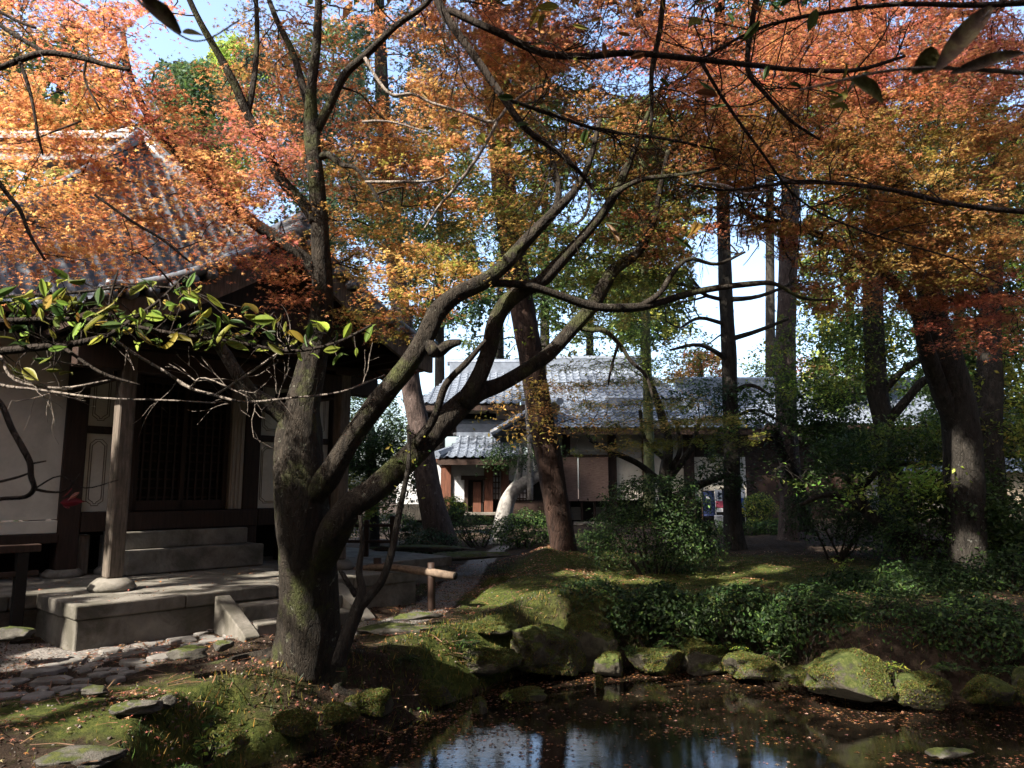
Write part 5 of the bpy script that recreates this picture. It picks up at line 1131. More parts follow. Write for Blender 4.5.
# ---- bushes
def bush(label, parts, Y, leafsize=.06, pals=('dark', 'green'), n=2500, base=None, group='clipped garden shrubs', name='shrub', lit=(), stems=8, ml=None, kind='leaf'):
    px, py, rx, rz = parts[0]; bz = base if base is not None else py+rz
    c0 = pt(px, bz, Y); th = thing(name, label, 'shrub', c0, group)
    Ps = []; Ns = []; tot = sum(p[2]*p[3] for p in parts)
    for (px, py, rx, rz) in parts:
        k = int(n*rx*rz/tot); c = pt(px, py, Y); s = Y/F
        D = rng.standard_normal((k, 3)); D /= np.linalg.norm(D, axis=1)[:, None]
        D[:, 2] = np.where((D[:, 2] < -.45) & (rng.random(k) < .7), -D[:, 2], D[:, 2])
        bumpy = 1+.30*fbm(D[:, 0]*2.2+px, D[:, 1]*2.2, D[:, 2]*2.2+Y, 3)+.10*vnoise(D[:, 0]*7, D[:, 1]*7, D[:, 2]*7)
        rr = (1-.34*rng.random(k)**2)*bumpy*(1+(rng.random(k) < .05)*rng.uniform(.05, .3, k))
        Ps.append(c+D*rr[:, None]*np.array([rx*s, rx*s*.85, rz*s])); Ns.append(D)
    P = np.concatenate(Ps); N = np.concatenate(Ns)+[0, 0, .35]; cc = palcols(list(pals), len(P), .3)
    mb = MB()
    for i in range(stems):
        px, py, rx, rz = parts[i % len(parts)]; c = pt(px, py, Y); s = Y/F
        a = rng.uniform(0, 6.28); e = c+np.array([math.cos(a)*rx*s*.55, math.sin(a)*rx*s*.5, rz*s*rng.uniform(-.1, .5)])
        b_ = c0+rng.normal(0, .08, 3)*[1, 1, 0]-[0, 0, .12]
        mb.tube([b_, b_*.5+e*.5+rng.normal(0, .08, 3), e], [.03, .02, .006], 5, smooth=3)
    mb.build('stems', M_TWIG, th)
    leaves('foliage', P, leafsize, cc, ml or M_GREEN, th, kind=kind, normals=N, tilt=.5, gaps=False); return th
bush('large two-tiered round shrub at the centre of the far bank', [(655, 502, 52, 26), (648, 542, 66, 34), (690, 548, 34, 24)], 13.5, .055, ('dark', 'dark', 'green', 'dark'), 15000, base=592, stems=12)
bush('dark rounded shrub left of the leaning brown trunk', [(527, 535, 31, 24)], 19, .07, n=3600, base=562)
bush('low shrub in front of the doorway', [(478, 532, 30, 16), (455, 522, 22, 14)], 21, .07, ('green', 'dark'), 2800, base=550)
bush('small bright shrub left of the doorway, touched by light', [(452, 507, 14, 11)], 22, .07, ('ygreen', 'green'), 900, base=522)
bush('wide dark round shrub right of the rough barked trunk', [(838, 518, 52, 32), (870, 530, 40, 26)], 15.5, .06, ('dark',), 9000, base=556)
bush('small neat dome shrub behind the slim trunk', [(758, 508, 17, 15)], 23, .07, ('green', 'ygreen'), 2000, base=530)
bush('shrub at the foot of the leaning pinkish trunk', [(432, 546, 28, 16)], 18.5, .07, ('dark', 'blue'), 2200, base=563)
bush('low hedge left of the leaning pinkish trunk', [(395, 525, 24, 12), (360, 528, 26, 13)], 22, .07, ('green', 'dark'), 2600, base=545)
bush('dense shrub between the hedge and the leaning pinkish trunk', [(415, 535, 18, 12)], 20, .07, ('dark',), 1200, base=552)
bush('clipped dark shrub behind the large two-tiered one, on its left', [(592, 548, 26, 18)], 17.5, .06, ('dark', 'green'), 2600, base=566)
bush('tall dark hedge mass at the foot of the white gate pillar', [(930, 545, 60, 30), (1000, 555, 50, 36)], 13.2, .06, ('dark', 'green'), 8000, base=592, stems=14)
bush('low spreading bush on the bank at the right edge', [(900, 590, 60, 18), (960, 612, 70, 22)], 11.6, .06, ('dark', 'green'), 6000, base=625, stems=14)
h_ = bush('long low clipped hedge across the back of the lawn', [(700+i*17, 532, 14, 11) for i in range(7)], 22, .07, ('green', 'dark'), 5200, base=546, group=None, name='hedge'); h_['category'] = 'hedge'
h_ = bush('lower front hedge between the slim trunk and the rough barked one', [(756+i*14, 524, 10, 7) for i in range(3)], 22.8, .07, ('ygreen', 'green'), 1400, base=540, group=None, name='hedge'); h_['category'] = 'hedge'
# overhanging evergreen shrubs along the far bank
for (lab, px, py, Y, rx, rz, n) in (('dark trailing shrub hanging over the dark boulder by the pond', 590, 606, 11.3, 40, 24, 3600), ('dark trailing shrub in the middle of the far bank', 655, 616, 10.9, 50, 30, 5200), ('trailing shrub above the streaked pond stone', 735, 618, 10.5, 48, 30, 4800), ('trailing shrub above the broad sunlit boulder', 812, 622, 9.9, 52, 34, 5400),
                                    ('trailing shrub above the green mossy boulder', 890, 626, 9.7, 50, 34, 5000), ('trailing shrub above the brownish stone with the lit face', 975, 632, 9.5, 60, 34, 5600), ('broad dark shrub behind the trailing ones, in front of the thick forked trunk', 930, 588, 11.8, 70, 26, 5200), ('broad dark shrub on the lawn edge near the cluster of sunlit leaves', 850, 592, 11.9, 44, 20, 3200), ('dark shrub standing low beside the narrow trunk', 1010, 580, 11.8, 50, 30, 3600)):
    bush(lab, [(px, py, rx, rz), (px+rx*.5, py+rz*.3, rx*.6, rz*.7), (px-rx*.6, py+rz*.2, rx*.5, rz*.6), (px+rx*.1, py-rz*.5, rx*.5, rz*.6)], Y, rng.uniform(.045, .07), ('dark', 'dark', 'green', 'dark') if rz < 31 else ('dark', 'dark', 'green'), int(n*.8), base=py+rz, group='trailing shrubs on the far bank', stems=9)
# a few brighter sprays and leafy seedlings
def sprig(label, px, py, Y, w_, h_, n, pals=('lime',), size=.07, name='seedling', kind='oval', group='leafy seedlings', base=None, cat='seedling'):
    c0 = pt(px, base or py+h_, Y); th = thing(name, label, cat, c0, group); mb = MB(); P = []
    for i in range(max(3, n//8)):
        e = pt(px+rng.normal(0, w_*.5), py+rng.normal(0, h_*.35), Y+rng.normal(0, .12)); m1 = (c0+e)/2+rng.normal(0, .03, 3)
        mb.tube([c0, m1, e], [.007, .005, .002], 4, smooth=3)
        for k in range(8): f = rng.uniform(.45, 1.05); P.append(c0*(1-f)+e*f+rng.normal(0, .035, 3))
    mb.build('stem', M_TWIG, th); leaves('foliage', P, size, palcols(list(pals), len(P)), M_GREEN, th, kind=kind, tilt=.4, gaps=False)
sprig('bright young leaves catching light beside the right lawn', 838, 562, 12, 22, 14, 40); sprig('cluster of broad sunlit leaves on the right bank', 862, 597, 11, 26, 12, 64, ('lime', 'green'))
sprig('small fern-like seedling at the bottom left', 205, 735, 4.7, 16, 24, 64, ('green', 'lime'), .05, base=768); sprig('bright green tuft growing out of the pond by a mossy stone', 511, 694, 8.9, 7, 10, 30, ('lime',), .04, base=706)
sprig('little bright plant on top of the broad sunlit boulder', 828, 640, 9.9, 8, 8, 16, ('lime', 'green'), .05); sprig('green leaves growing at the foot of the broad sunlit boulder', 880, 678, 9.2, 20, 14, 56, ('green', 'ygreen'), .06)
sprig('leafy plant on the pale boulder slab', 515, 613, 10.8, 22, 14, 72, ('green', 'ygreen'), .05, base=640); sprig('leafy young shrub on the mound right of the leaning trunk foot', 600, 580, 12, 26, 16, 72, ('green', 'dark'), .05, base=612)
sprig('small plant sprouting beside the dark bank stone', 470, 652, 9.2, 12, 10, 24, ('green', 'blue'), .05); sprig('single thin stem seedling at the far right', 1003, 590, 11.5, 16, 22, 32, ('ygreen', 'olive'), .05, base=622)
sprig('grass tuft at the water edge below the shaded bank', 425, 715, 8.2, 9, 12, 30, ('olive', 'green'), .05, base=727); sprig('leafy shrub seedling in front of the doorway shrub', 500, 560, 14.5, 22, 10, 60, ('green', 'blue'), .06, base=585)
sprig('bright leaves low in front of the tall hedge mass', 925, 470, 12.4, 26, 12, 30, ('lime',), .08, base=560)

def fern(label, px, py, Y, r, n=9, pals=('green', 'dark')):
    c0 = pt(px, py, Y); g_ = float(height(c0[0], c0[1])); c0[2] = max(g_, min(c0[2], g_+.5)); th = thing('fern', label, 'fern', c0, 'ferns on the far bank'); mb = MB(); P = []; Sz = []
    for i in range(n):
        a = rng.uniform(0, 6.28); L_ = r*rng.uniform(.7, 1.2); q = []
        for f in np.linspace(0, 1, 7): q.append(c0+np.array([math.cos(a)*L_*f, math.sin(a)*L_*f, L_*(.75*f-1.05*f*f)]))
        mb.tube(q, np.linspace(.004, .0012, 7), 4, cap=False)
        for f in np.linspace(.12, .98, 16):
            b_ = c0+np.array([math.cos(a)*L_*f, math.sin(a)*L_*f, L_*(.75*f-1.05*f*f)]); w_ = L_*.22*math.sin(math.pi*min(1, f*.85+.12))
            for sd in (-1, 1): P.append(b_+np.array([-math.sin(a), math.cos(a), 0])*sd*w_*.5); Sz.append(w_*1.1)
    mb.build('stem', M_TWIG, th); leaves('fronds', np.array(P), np.array(Sz), palcols(list(pals), len(P), .25), M_GREEN, th, kind='long', tilt=.3, gaps=False)
for i, (lab, px, py, Y, r, pl) in enumerate((('small fern beside the bright rounded stone', 625, 650, 10.3, .28, ('green', 'dark')), ('fern drooping over the long low sunlit stone', 672, 645, 10.4, .32, ('green', 'dark')), ('fern between the hanging moss stone and the streaked stone', 728, 650, 10.2, .34, ('green', 'ygreen')),
    ('fern in the shade above the dark low stone', 780, 655, 9.9, .36, ('dark', 'green')), ('fern at the foot of the broad sunlit boulder', 892, 668, 8.9, .34, ('green', 'ygreen')), ('fern right of the green mossy boulder', 952, 672, 8.9, .38, ('dark', 'green')), ('drooping fern near the end of the far bank', 1010, 672, 8.8, .36, ('dark', 'green')),
    ('fern over the shaded ledge by the pale boulder', 470, 645, 9.6, .30, ('green', 'dark')), ('fern on the dark bank below the big maple roots', 405, 690, 8.7, .26, ('dark', 'green')), ('fern on the dirt bank at the bottom edge', 185, 725, 5.6, .22, ('dark', 'green')))): fern(lab, px, py, Y, r, 10, pl)
# ---- background trees seen between the crowns
def bgtree(label, px, Y, vtop, vbot, w_, pals, n_, size=.28, name='background_tree', r=6, group='trees beyond the roofs', kind='leaf'):
    th = thing(name, label, 'tree', (pt(px, 500, Y)[0], Y, .4), group); mb = MB()
    P = mb.tube([(pt(px, 500, Y)[0], Y, .2), pt(px, (vbot+vtop)/2, Y), pt(px+4, vtop+8, Y)], [r*Y/F, r*.6*Y/F, .04], 8, smooth=6)
    sk = resample(P, .6); cs = []
    n = int(n_*1.9)
    for i in range(n):
        f = rng.random(); lobes = 5
        v = vtop+(vbot-vtop)*f; wd = w_*(math.sin(math.pi*min(1, f*.8+.12))**.7)
        k = i % lobes; a = k*2.4+int(f*4)*1.1; cs.append(pt(px+wd*(.55*math.cos(a)+.45*rng.uniform(-1, 1)), v, Y+w_*Y/F*(.5*math.sin(a)+.4*rng.uniform(-1, 1))))
    cs = np.array(cs); tw = MB(); twigs_to(tw, cs[::2], sk, .06, .02, 4, 6); tw.build('branches', M_TWIG, th); mb.build('trunk', M_GREYBARK, th)
    P, c = sprays(cs, 46, size*3.0, size*.9, list(pals)); leaves('crown', P, size, c, M_GREEN, th, kind=kind, tilt=.8)
bgtree('rounded grey green tree behind the pavilion roof ridge', 190, 28, 62, 180, 52, ('blue', 'green'), 150, .2)
bgtree('yellow green tree standing behind the grey green one', 232, 33, 42, 190, 45, ('ygreen', 'lime'), 110, .22)
bgtree('dark green tree above the left end of the pavilion roof', 60, 30, 30, 170, 70, ('green', 'dark'), 70, .26)
bgtree('tall blue green tree behind the upper trunk of the big maple', 330, 34, 20, 300, 70, ('blue', 'green'), 150, .26)
bgtree('broad green tree behind the entrance building', 440, 36, 90, 330, 75, ('green', 'blue', 'dark'), 190, .26)
bgtree('dark evergreen in the upper centre behind the orange leaves', 545, 34, 40, 330, 60, ('dark', 'green'), 150, .28)
bgtree('green tree left of the slim dark trunk, high above the roofs', 645, 32, 100, 340, 70, ('green', 'dark', 'ygreen'), 210, .26)
bgtree('layered green tree rising behind the roof of the entrance building', 500, 42, 200, 400, 60, ('green', 'blue', 'ygreen'), 110, .26)
bgtree('yellowish green tree behind the residence roof', 590, 44, 262, 400, 50, ('ygreen', 'olive', 'green'), 70, .26)
bgtree('low green tree beyond the roof of the long hall', 775, 44, 335, 410, 34, ('ygreen', 'green'), 40, .22)
bgtree('reddish brown shrubby tree beyond the hall roof', 700, 42, 352, 420, 34, ('brown', 'rust', 'olive'), 70, .2)
bgtree('small orange tree on the skyline beyond the hall roof', 815, 46, 358, 410, 30, ('orange', 'pink', 'brown'), 50, .2)
bgtree('tall green tree behind the curved dark trunk', 850, 34, 60, 420, 70, ('green', 'dark', 'ygreen'), 230, .26)
bgtree('deep green tree at the right beyond the garden wall', 960, 30, 40, 440, 80, ('dark', 'green'), 270, .26)
bgtree('green tree closing the view at the right edge', 1050, 28, 120, 470, 60, ('green', 'ygreen', 'dark'), 160, .24)
bgtree('tall dark evergreen beyond the right canopy', 770, 40, -20, 215, 70, ('dark',), 160, .3)
bgtree('tall evergreen at the left edge of the view', -30, 26, -40, 300, 70, ('dark', 'green'), 120, .26)

# ---- near branches that hang into the view
ob = thing('overhanging_branch', 'long thin dark branches crossing the top right in front of the red canopy', 'branch', pt(430, -60, 4.2))
mb = MB(); tips = []
def nb(spec, r0=1, k=8, dep=2, n=7, Ls=(.25, .6)):
    mb = MB()
    P = limb(mb, spec, n, .08, k, 5)
    for i in range(k):
        j = rng.integers(2, len(P)-1); T_ = P[min(j+2, len(P)-1)]-P[j-2]; T_ /= np.linalg.norm(T_)+1e-9
        d = T_*.6+rng.normal(0, .55, 3); d /= np.linalg.norm(d); recurse(mb, P[j].copy(), d, rng.uniform(*Ls), .0055, dep, .5, 4, tips)
    mb.build('branch', M_TWIG, ob); return P
nb([(425, -60, 4.0, 5), (438, 0, 4, 5), (455, 29, 4, 4.6), (478, 61, 4, 4.3), (505, 100, 4, 4), (525, 128, 4, 3.6), (550, 146, 4, 3.2), (572, 164, 4, 2.6), (588, 182, 4.1, 2), (600, 200, 4.1, 1.2)], k=10)
nb([(448, 10, 4, 4), (470, 20, 4, 4), (499, 33, 4, 4), (543, 53, 4.1, 4), (590, 56, 4.2, 3.6), (632, 53, 4.2, 3.4), (705, 60, 4.3, 3), (760, 66, 4.4, 2.8), (800, 70, 4.4, 2.5), (856, 70, 4.5, 2.3), (905, 56, 4.5, 1.6)], k=18)
nb([(1060, 0, 4.6, 4), (980, 5, 4.6, 3), (900, 4, 4.6, 2.6), (830, 12, 4.6, 2.2), (760, 28, 4.7, 1.8), (700, 60, 4.7, 1.2)], k=14)
nb([(1060, 215, 5, 3), (960, 205, 5, 2.6), (880, 188, 5, 2.2), (800, 182, 5, 2), (730, 190, 5, 1.6), (690, 185, 5, 1.2)], k=16)
nb([(760, -20, 4.6, 3.4), (751, 30, 4.6, 3), (748, 70, 4.6, 2.8), (762, 90, 4.6, 2.4), (790, 120, 4.6, 1.8), (820, 140, 4.6, 1.2)], k=8)
nb([(665, -20, 5, 3), (660, 30, 5, 3), (652, 70, 5, 2.6), (652, 110, 5, 2), (650, 140, 5, 1.4)], k=7)
nb([(700, 60, 4.4, 2), (724, 100, 4.5, 1.8), (760, 150, 4.6, 1.5), (800, 200, 4.8, 1.2), (860, 230, 4.9, 1), (960, 260, 5, .8)], k=10)
nb([(500, 97, 4.1, 2), (545, 112, 4.3, 2), (600, 130, 4.5, 1.8), (660, 138, 4.6, 1.5), (720, 150, 4.7, 1)], k=12)
pc = np.array([t_+rng.normal(0, .03, 3) for t_ in tips if rng.random() < .25])
leaves('foliage', pc, .05, palcols(['brown', 'rust', 'olive'], len(pc)), M_LEAF, ob, tilt=.6)
# pale lichen twigs lit among the leaves
pb = thing('pale_branch', 'pale lichen covered twigs zigzagging in front of the gold leaves at the upper centre', 'branch', pt(412, 95, 6.0))
mb = MB()
for sp2 in ([(365, 58, 6, 2), (378, 80, 6, 1.8), (392, 95, 6, 1.8), (412, 94, 6, 1.6), (432, 103, 6, 1.5), (462, 112, 6, 1.5), (493, 122, 6, 1.8), (510, 105, 6, 1.8), (530, 90, 6, 1.4), (545, 85, 6, 1.2)],
            [(497, 122, 6, 1.8), (485, 145, 6, 1.8), (472, 165, 6, 1.8), (455, 188, 6, 1.8), (440, 205, 6, 1.6), (425, 228, 6, 1.2)], [(362, 122, 6, 1.3), (380, 121, 6, 1.4), (400, 124, 6, 1), (440, 136, 6, .9)], [(365, 182, 6, 1.4), (398, 182, 6, 1.8), (430, 181, 6, 1.4), (445, 176, 6, .8)],
            [(586, 178, 6, 2), (590, 195, 6, 2), (585, 215, 6, 1.6), (575, 225, 6, 1.2)], [(700, 183, 6, 1.4), (725, 186, 6, 2.2), (745, 194, 6, 1.8), (770, 190, 6, 1)]): mb = MB(); limb(mb, sp2, 6, .1, 3, 4); mb.build('twig', M_TWIGPALE, pb)
P = [pt(458, 108, 5.9), pt(452, 116, 5.9), pt(465, 110, 5.9), pt(503, 125, 5.9), pt(669, 240, 6)]; leaves('red_leaves', P, .10, palcols(['pink'], 5, .1), M_LEAF, pb, tilt=.3, gaps=False, normals=np.tile([0, -1, .2], (5, 1)))
# bare dark branches in the orange leaves at upper left
ub = thing('bare_branch', 'dark bare branch entering from the upper left edge among orange leaves', 'branch', pt(-30, 85, 5.2))
mb = MB(); tips2 = []
for sp2 in ([(-40, 85, 5.2, 3), (0, 68, 5.2, 3), (20, 60, 5.2, 3.4), (44, 53, 5.2, 3.4), (66, 55, 5.2, 3), (90, 60, 5.2, 3), (110, 66, 5.2, 2.4), (130, 70, 5.2, 1.6)], [(-20, 10, 5.2, 2), (0, 25, 5.2, 2.4), (20, 38, 5.2, 2.4), (44, 52, 5.2, 2.4)], [(20, 62, 5.2, 2.2), (28, 85, 5.2, 2), (34, 110, 5.2, 1.6), (38, 135, 5.2, 1.4), (43, 155, 5.2, 1)],
            [(86, 60, 5.2, 1.5), (85, 80, 5.2, 1.2), (100, 110, 5.2, 1)], [(-10, 170, 5.0, 2.4), (8, 195, 5, 2.4), (20, 210, 5, 2.2), (30, 235, 5, 1.8), (45, 260, 5, 1.2)], [(0, 12, 5.3, 1.8), (20, 22, 5.3, 1.8), (36, 28, 5.3, 1.4)], [(95, 195, 5.2, 1.4), (130, 220, 5.2, 1.6), (160, 238, 5.1, 1.4), (190, 262, 5.0, 1)]):
    mb = MB(); P = limb(mb, sp2, 7, .08, 2, 4)
    for i in range(5): j = rng.integers(1, len(P)-1); d = rng.normal(0, 1, 3); d /= np.linalg.norm(d); recurse(mb, P[j].copy(), d, .3, .004, 1, .5, 4, tips2)
    mb.build('branch', M_TWIG, ub)
# leafy green branch at left, near the camera
gb = thing('leafy_branch', 'leafy green branch with large pointed leaves reaching in from the left edge', 'branch', pt(-60, 335, 2.6))
mb = MB(); sk = []
for sp2 in ([(-60, 352, 2.5, 4.5), (0, 351, 2.5, 4.2), (40, 347, 2.5, 4), (72, 344, 2.5, 3.6), (108, 335, 2.5, 3), (135, 318, 2.5, 2.2), (160, 300, 2.5, 1.6), (184, 276, 2.5, 1)], [(-60, 325, 2.6, 3), (0, 321, 2.6, 3), (60, 319, 2.6, 2.6), (110, 322, 2.6, 2.4), (170, 333, 2.6, 2), (230, 341, 2.6, 1.8), (290, 351, 2.6, 1.8), (335, 343, 2.6, 1.6), (372, 325, 2.6, 1.2)],
            [(-60, 300, 2.8, 2), (20, 296, 2.8, 2), (80, 292, 2.8, 1.6), (140, 286, 2.8, 1.2), (190, 290, 2.8, 1)], [(60, 345, 2.55, 1.8), (100, 372, 2.5, 1.5), (140, 385, 2.5, 1)], [(230, 341, 2.6, 1.5), (255, 330, 2.6, 1.3), (275, 312, 2.6, 1)], [(110, 322, 2.6, 1.5), (110, 300, 2.6, 1.3), (118, 270, 2.6, 1)]):
    mb = MB(); sk += list(limb(mb, sp2, 7, .08, 2, 4)); mb.build('branch', M_TWIG, gb)
mb = MB()
P = []; 
def put(cx, cy, rx, ry, n, Y):
    for i in range(n):
        a = rng.uniform(0, 6.28); r = math.sqrt(rng.random()); q = pt(cx+rx*r*math.cos(a), cy+ry*r*math.sin(a), Y+rng.normal(0, .14)); P.append(q)
        s = sk[int(np.argmin(np.linalg.norm(np.array(sk)-q, axis=1)))]; mb.tube([s, (s+q)/2+rng.normal(0, .008, 3), q], [.003, .0022, .0015], 4, cap=False)
put(110, 300, 110, 30, 60, 2.6); put(60, 325, 70, 24, 42, 2.6); put(180, 325, 90, 26, 44, 2.6); put(250, 330, 60, 22, 26, 2.6); put(40, 365, 40, 14, 8, 2.55); put(330, 342, 60, 18, 18, 2.55); put(30, 300, 40, 18, 18, 2.7)
mb.build('leaf_stalks', M_TWIG, gb)
leaves('foliage', P, .060, palcols(['ygreen', 'lime', 'olive', 'green', 'green', 'ygreen', 'ygreen'], len(P), .35)*.85, M_GLOSSLEAF, gb, kind='oval', tilt=1.3, gaps=False, sj=.5, normals=np.tile([0, -.6, .7], (len(P), 1)))
# thin bare twigs below it
bb = thing('bare_branch', 'thin bare grey twigs hanging below the leafy green branch, across the lattice door', 'branch', pt(-40, 375, 2.7))
mb = MB()
for sp2 in ([(108, 336, 2.7, 1.8), (140, 357, 2.7, 1.6), (164, 371, 2.7, 1.6), (190, 388, 2.7, 1.8), (214, 395, 2.7, 1.8), (245, 402, 2.7, 1.3), (290, 398, 2.7, 1.1), (340, 392, 2.7, 1), (385, 375, 2.7, .8)], [(-40, 372, 2.7, 2), (0, 385, 2.7, 1.8), (40, 390, 2.7, 1.4), (100, 398, 2.7, 1.2), (160, 400, 2.7, 1), (215, 403, 2.7, .9)], [(214, 396, 2.7, 1.2), (245, 376, 2.7, 1.1), (280, 352, 2.7, 1), (293, 345, 2.7, .8)],
            [(0, 355, 2.7, 1.5), (15, 380, 2.7, 1.4), (60, 388, 2.7, 1.2), (110, 380, 2.7, .8)], [(190, 388, 2.7, 1), (205, 378, 2.7, .9), (250, 398, 2.7, .8)]):
    mb = MB(); P2 = limb(mb, sp2, 6, .08, 2, 4)
    for i in range(6): j = rng.integers(1, len(P2)-1); d = rng.normal(0, 1, 3)+[.5, 0, 0]; d /= np.linalg.norm(d); recurse(mb, P2[j].copy(), d, .14, .0018, 1, .5, 4)
    mb.build('twig', M_TWIGPALE, bb)
rbm = thing('bare_branch', 'dark crooked bare branch at the left edge ending in a crimson leaf', 'branch', pt(-30, 380, 1.9))
mb = MB()
for sp2 in ([(-30, 378, 1.9, 3), (0, 403, 1.9, 3), (10, 425, 1.9, 3), (22, 447, 1.9, 3), (30, 462, 1.9, 3), (31, 476, 1.9, 2.8), (34, 488, 1.9, 2.4), (25, 497, 1.9, 2.2), (0, 499, 1.9, 2.2), (-30, 506, 1.9, 2)], [(34, 489, 1.9, 1.8), (50, 492, 1.9, 1.3), (66, 490, 1.9, 1), (80, 474, 1.9, .7)], [(30, 464, 1.9, 1.2), (46, 461, 1.9, .7)], [(-10, 484, 1.9, 1.4), (15, 478, 1.9, 1.4), (30, 473, 1.9, 1)], [(34, 489, 1.9, .9), (60, 476, 1.9, .7), (85, 488, 1.9, .6), (118, 480, 1.9, .5)]): limb(mb, sp2, 6, .1, 2, 4)
mb.build('twigs', M_TWIG, rbm)
P = [pt(68, 492, 1.9), pt(72, 502, 1.9), pt(66, 506, 1.92), pt(74, 496, 1.88)]; leaves('crimson_leaf', P, .040, np.array([(.16, .012, .018), (.12, .01, .015), (.14, .012, .018), (.3, .12, .09)]), M_LEAF, rbm, kind='oval', tilt=.8, gaps=False, normals=np.tile([.2, -1, .2], (4, 1)))
# curled leaves close to the lens at the top
cl = thing('curled_leaf_twig', 'twig with dry curled brown leaves close to the viewer at the top right corner', 'twig', pt(1050, 30, 1.0))
def curled(root, px, py, px2, py2, Y, wpx, mt_, nm='curled_leaf'):
    a = pt(px, py, Y); b_ = pt(px2, py2, Y+.03); L_ = b_-a; ln = np.linalg.norm(L_); e = L_/ln; side = np.cross(e, [0, 1, 0]); side /= np.linalg.norm(side); w_ = wpx*Y/F
    G = []
    for u in np.linspace(0, 1, 12):
        wd = w_*math.sin(math.pi*min(1, u*.92+.04))**.8; row = []
        for v in np.linspace(-1, 1, 7): row.append(a+L_*u+side*(wd*v*.5+.15*w_*math.sin(3*u))+np.array([0, 1, 0])*(-.35*wd*v*v+.02*math.sin(6*u)*ln))
        G.append(row)
    mb = MB(); mb.grid(np.array(G)); mb.build(nm, mt_, root)
M_DRY = simple('dry_leaf', [(.35, (.035, .022, .012)), (.5, (.10, .06, .03)), (.65, (.22, .19, .08))], 25, .7, .4); M_DRYG = simple('fading_leaf', [(.35, (.08, .07, .02)), (.6, (.24, .22, .08))], 25, .7, .4)
mb = MB(); limb(mb, [(1060, 75, 1.0, 3), (980, 70, 1.0, 2.4), (930, 68, 1.0, 2), (880, 72, 1.0, 1.6), (800, 90, 1.0, 1.2)], 7, .1, 2); limb(mb, [(940, 68, 1.0, 1.4), (955, 50, 1.0, 1), (990, 10, 1.0, 1)], 6, .1, 2); mb.build('twig', M_TWIGPALE, cl)
curled(cl, 935, 72, 992, 8, .98, 22, M_DRY); curled(cl, 950, 74, 1024, 54, .98, 14, M_DRY); curled(cl, 934, 48, 912, 74, 1.02, 22, M_DRYG); curled(cl, 850, 78, 882, 104, 1.1, 18, M_DRYG)
cl2 = thing('curled_leaf_twig', 'dark curled dead leaf hanging close to the viewer at the top left against the sky', 'twig', pt(140, -10, 1.0))
mb = MB(); limb(mb, [(128, -20, 1, 2), (140, 2, 1, 1.6), (180, 35, 1, 1), (205, 40, 1, .8), (240, 20, 1.0, .8)], 6, .1, 2); mb.build('twig', M_TWIGPALE, cl2)
curled(cl2, 142, -2, 181, 34, .98, 18, M_DRY); curled(cl2, 183, 33, 204, 36, 1.0, 10, M_DRYG); 
# olive leaves hanging from the near branches
P = []; 
for (a, b_, c_, n) in ((560, 20, 40, 7), (640, 30, 60, 8), (760, 20, 60, 10), (560, 110, 50, 8), (620, 125, 60, 8), (700, 110, 50, 6), (780, 80, 60, 9), (840, 80, 40, 7), (850, 100, 30, 3), (450, 110, 60, 5), (650, 240, 60, 4)):
    for i in range(n): P.append(pt(a+rng.normal(0, c_*.6), b_+rng.normal(0, 14), 3.9+rng.normal(0, .2)))
th = ob; leaves('hanging_leaves', P, .10, palcols(['olive', 'olive', 'brown', 'green'], len(P), .2)*.75, M_GLOSSLEAF, th, kind='oval', tilt=.5, gaps=False, normals=np.tile([0, -.6, .6], (len(P), 1)), sj=.5)

# ------------------------------------------------------------------ unseen trees added around the garden to shade it
def add_shade_tree(label, x, y, h, w_, n, pals=('green', 'dark', 'olive'), size=.34, lo=.07, group='shade trees added around the garden outside the view'):
    th = thing('shade_tree', label, 'tree', (x, y, -.1), group); mb = MB()
    P = mb.tube([(x, y, -.3), (x+.2, y, h*.5), (x, y+.2, h*.95)], [.32, .2, .05], 8, rough=.1, smooth=6); mb.build('trunk', M_GREYBARK, th)
    f = rng.random(n); a = rng.uniform(0, 6.28, n); z = h*(lo+(1-lo)*f); rad = w_*np.sin(np.pi*np.clip(f*.8+.15, 0, 1))**.6*np.sqrt(rng.random(n))
    cs = np.stack([x+rad*np.cos(a), y+rad*np.sin(a), z], -1); tw = MB(); twigs_to(tw, cs[::3], resample(P, .6), .05, .015, 4, 5); tw.build('branches', M_TWIG, th)
    P, c = sprays(cs, 48, size*3, size*.8, list(pals)); leaves('crown', P, size, c, M_GREEN, th, kind='leaf', tilt=.9)
for (x, y, h, w_, n) in ((-13.5, 1.5, 10.5, 3.2, 190), (-14, 6, 11, 3.2, 190), (-15, 10.5, 11, 3, 150), (-13, -3.5, 11, 3.4, 190), (-8.5, -3, 9, 3, 120), (-16, 15, 12, 3.5, 120), (-20, 3, 14, 4, 120), (-20, 10, 14, 4, 110), (-20, -5, 14, 4, 110),
                         (-3, -6, 10, 3.8, 190), (3, -7, 11, 3.8, 190), (9, -4, 11, 3.8, 190), (13, 2, 12, 3.8, 200), (14, 8, 12, 3.8, 200), (16, 14, 13, 3.8, 190), (-9.5, 2.2, 9.5, 2.6, 130), (-12.5, 4.5, 16, 4.6, 260), (-7.6, .2, 8.8, 3.0, 260), (-11, -1.2, 11.5, 3.6, 260), (-6.5, -5.5, 12, 3.5, 220), (-5.5, -3, 9, 3, 130), (-14, 22, 14, 4, 170), (-8, -8, 13, 4.5, 150), (6, -11, 14, 5, 150), (15, -5, 14, 5, 150), (20, 5, 15, 5, 150), (21, 16, 15, 5, 150)):
    add_shade_tree('leafy tree added outside the view to shade the garden', x, y, h, w_, n)

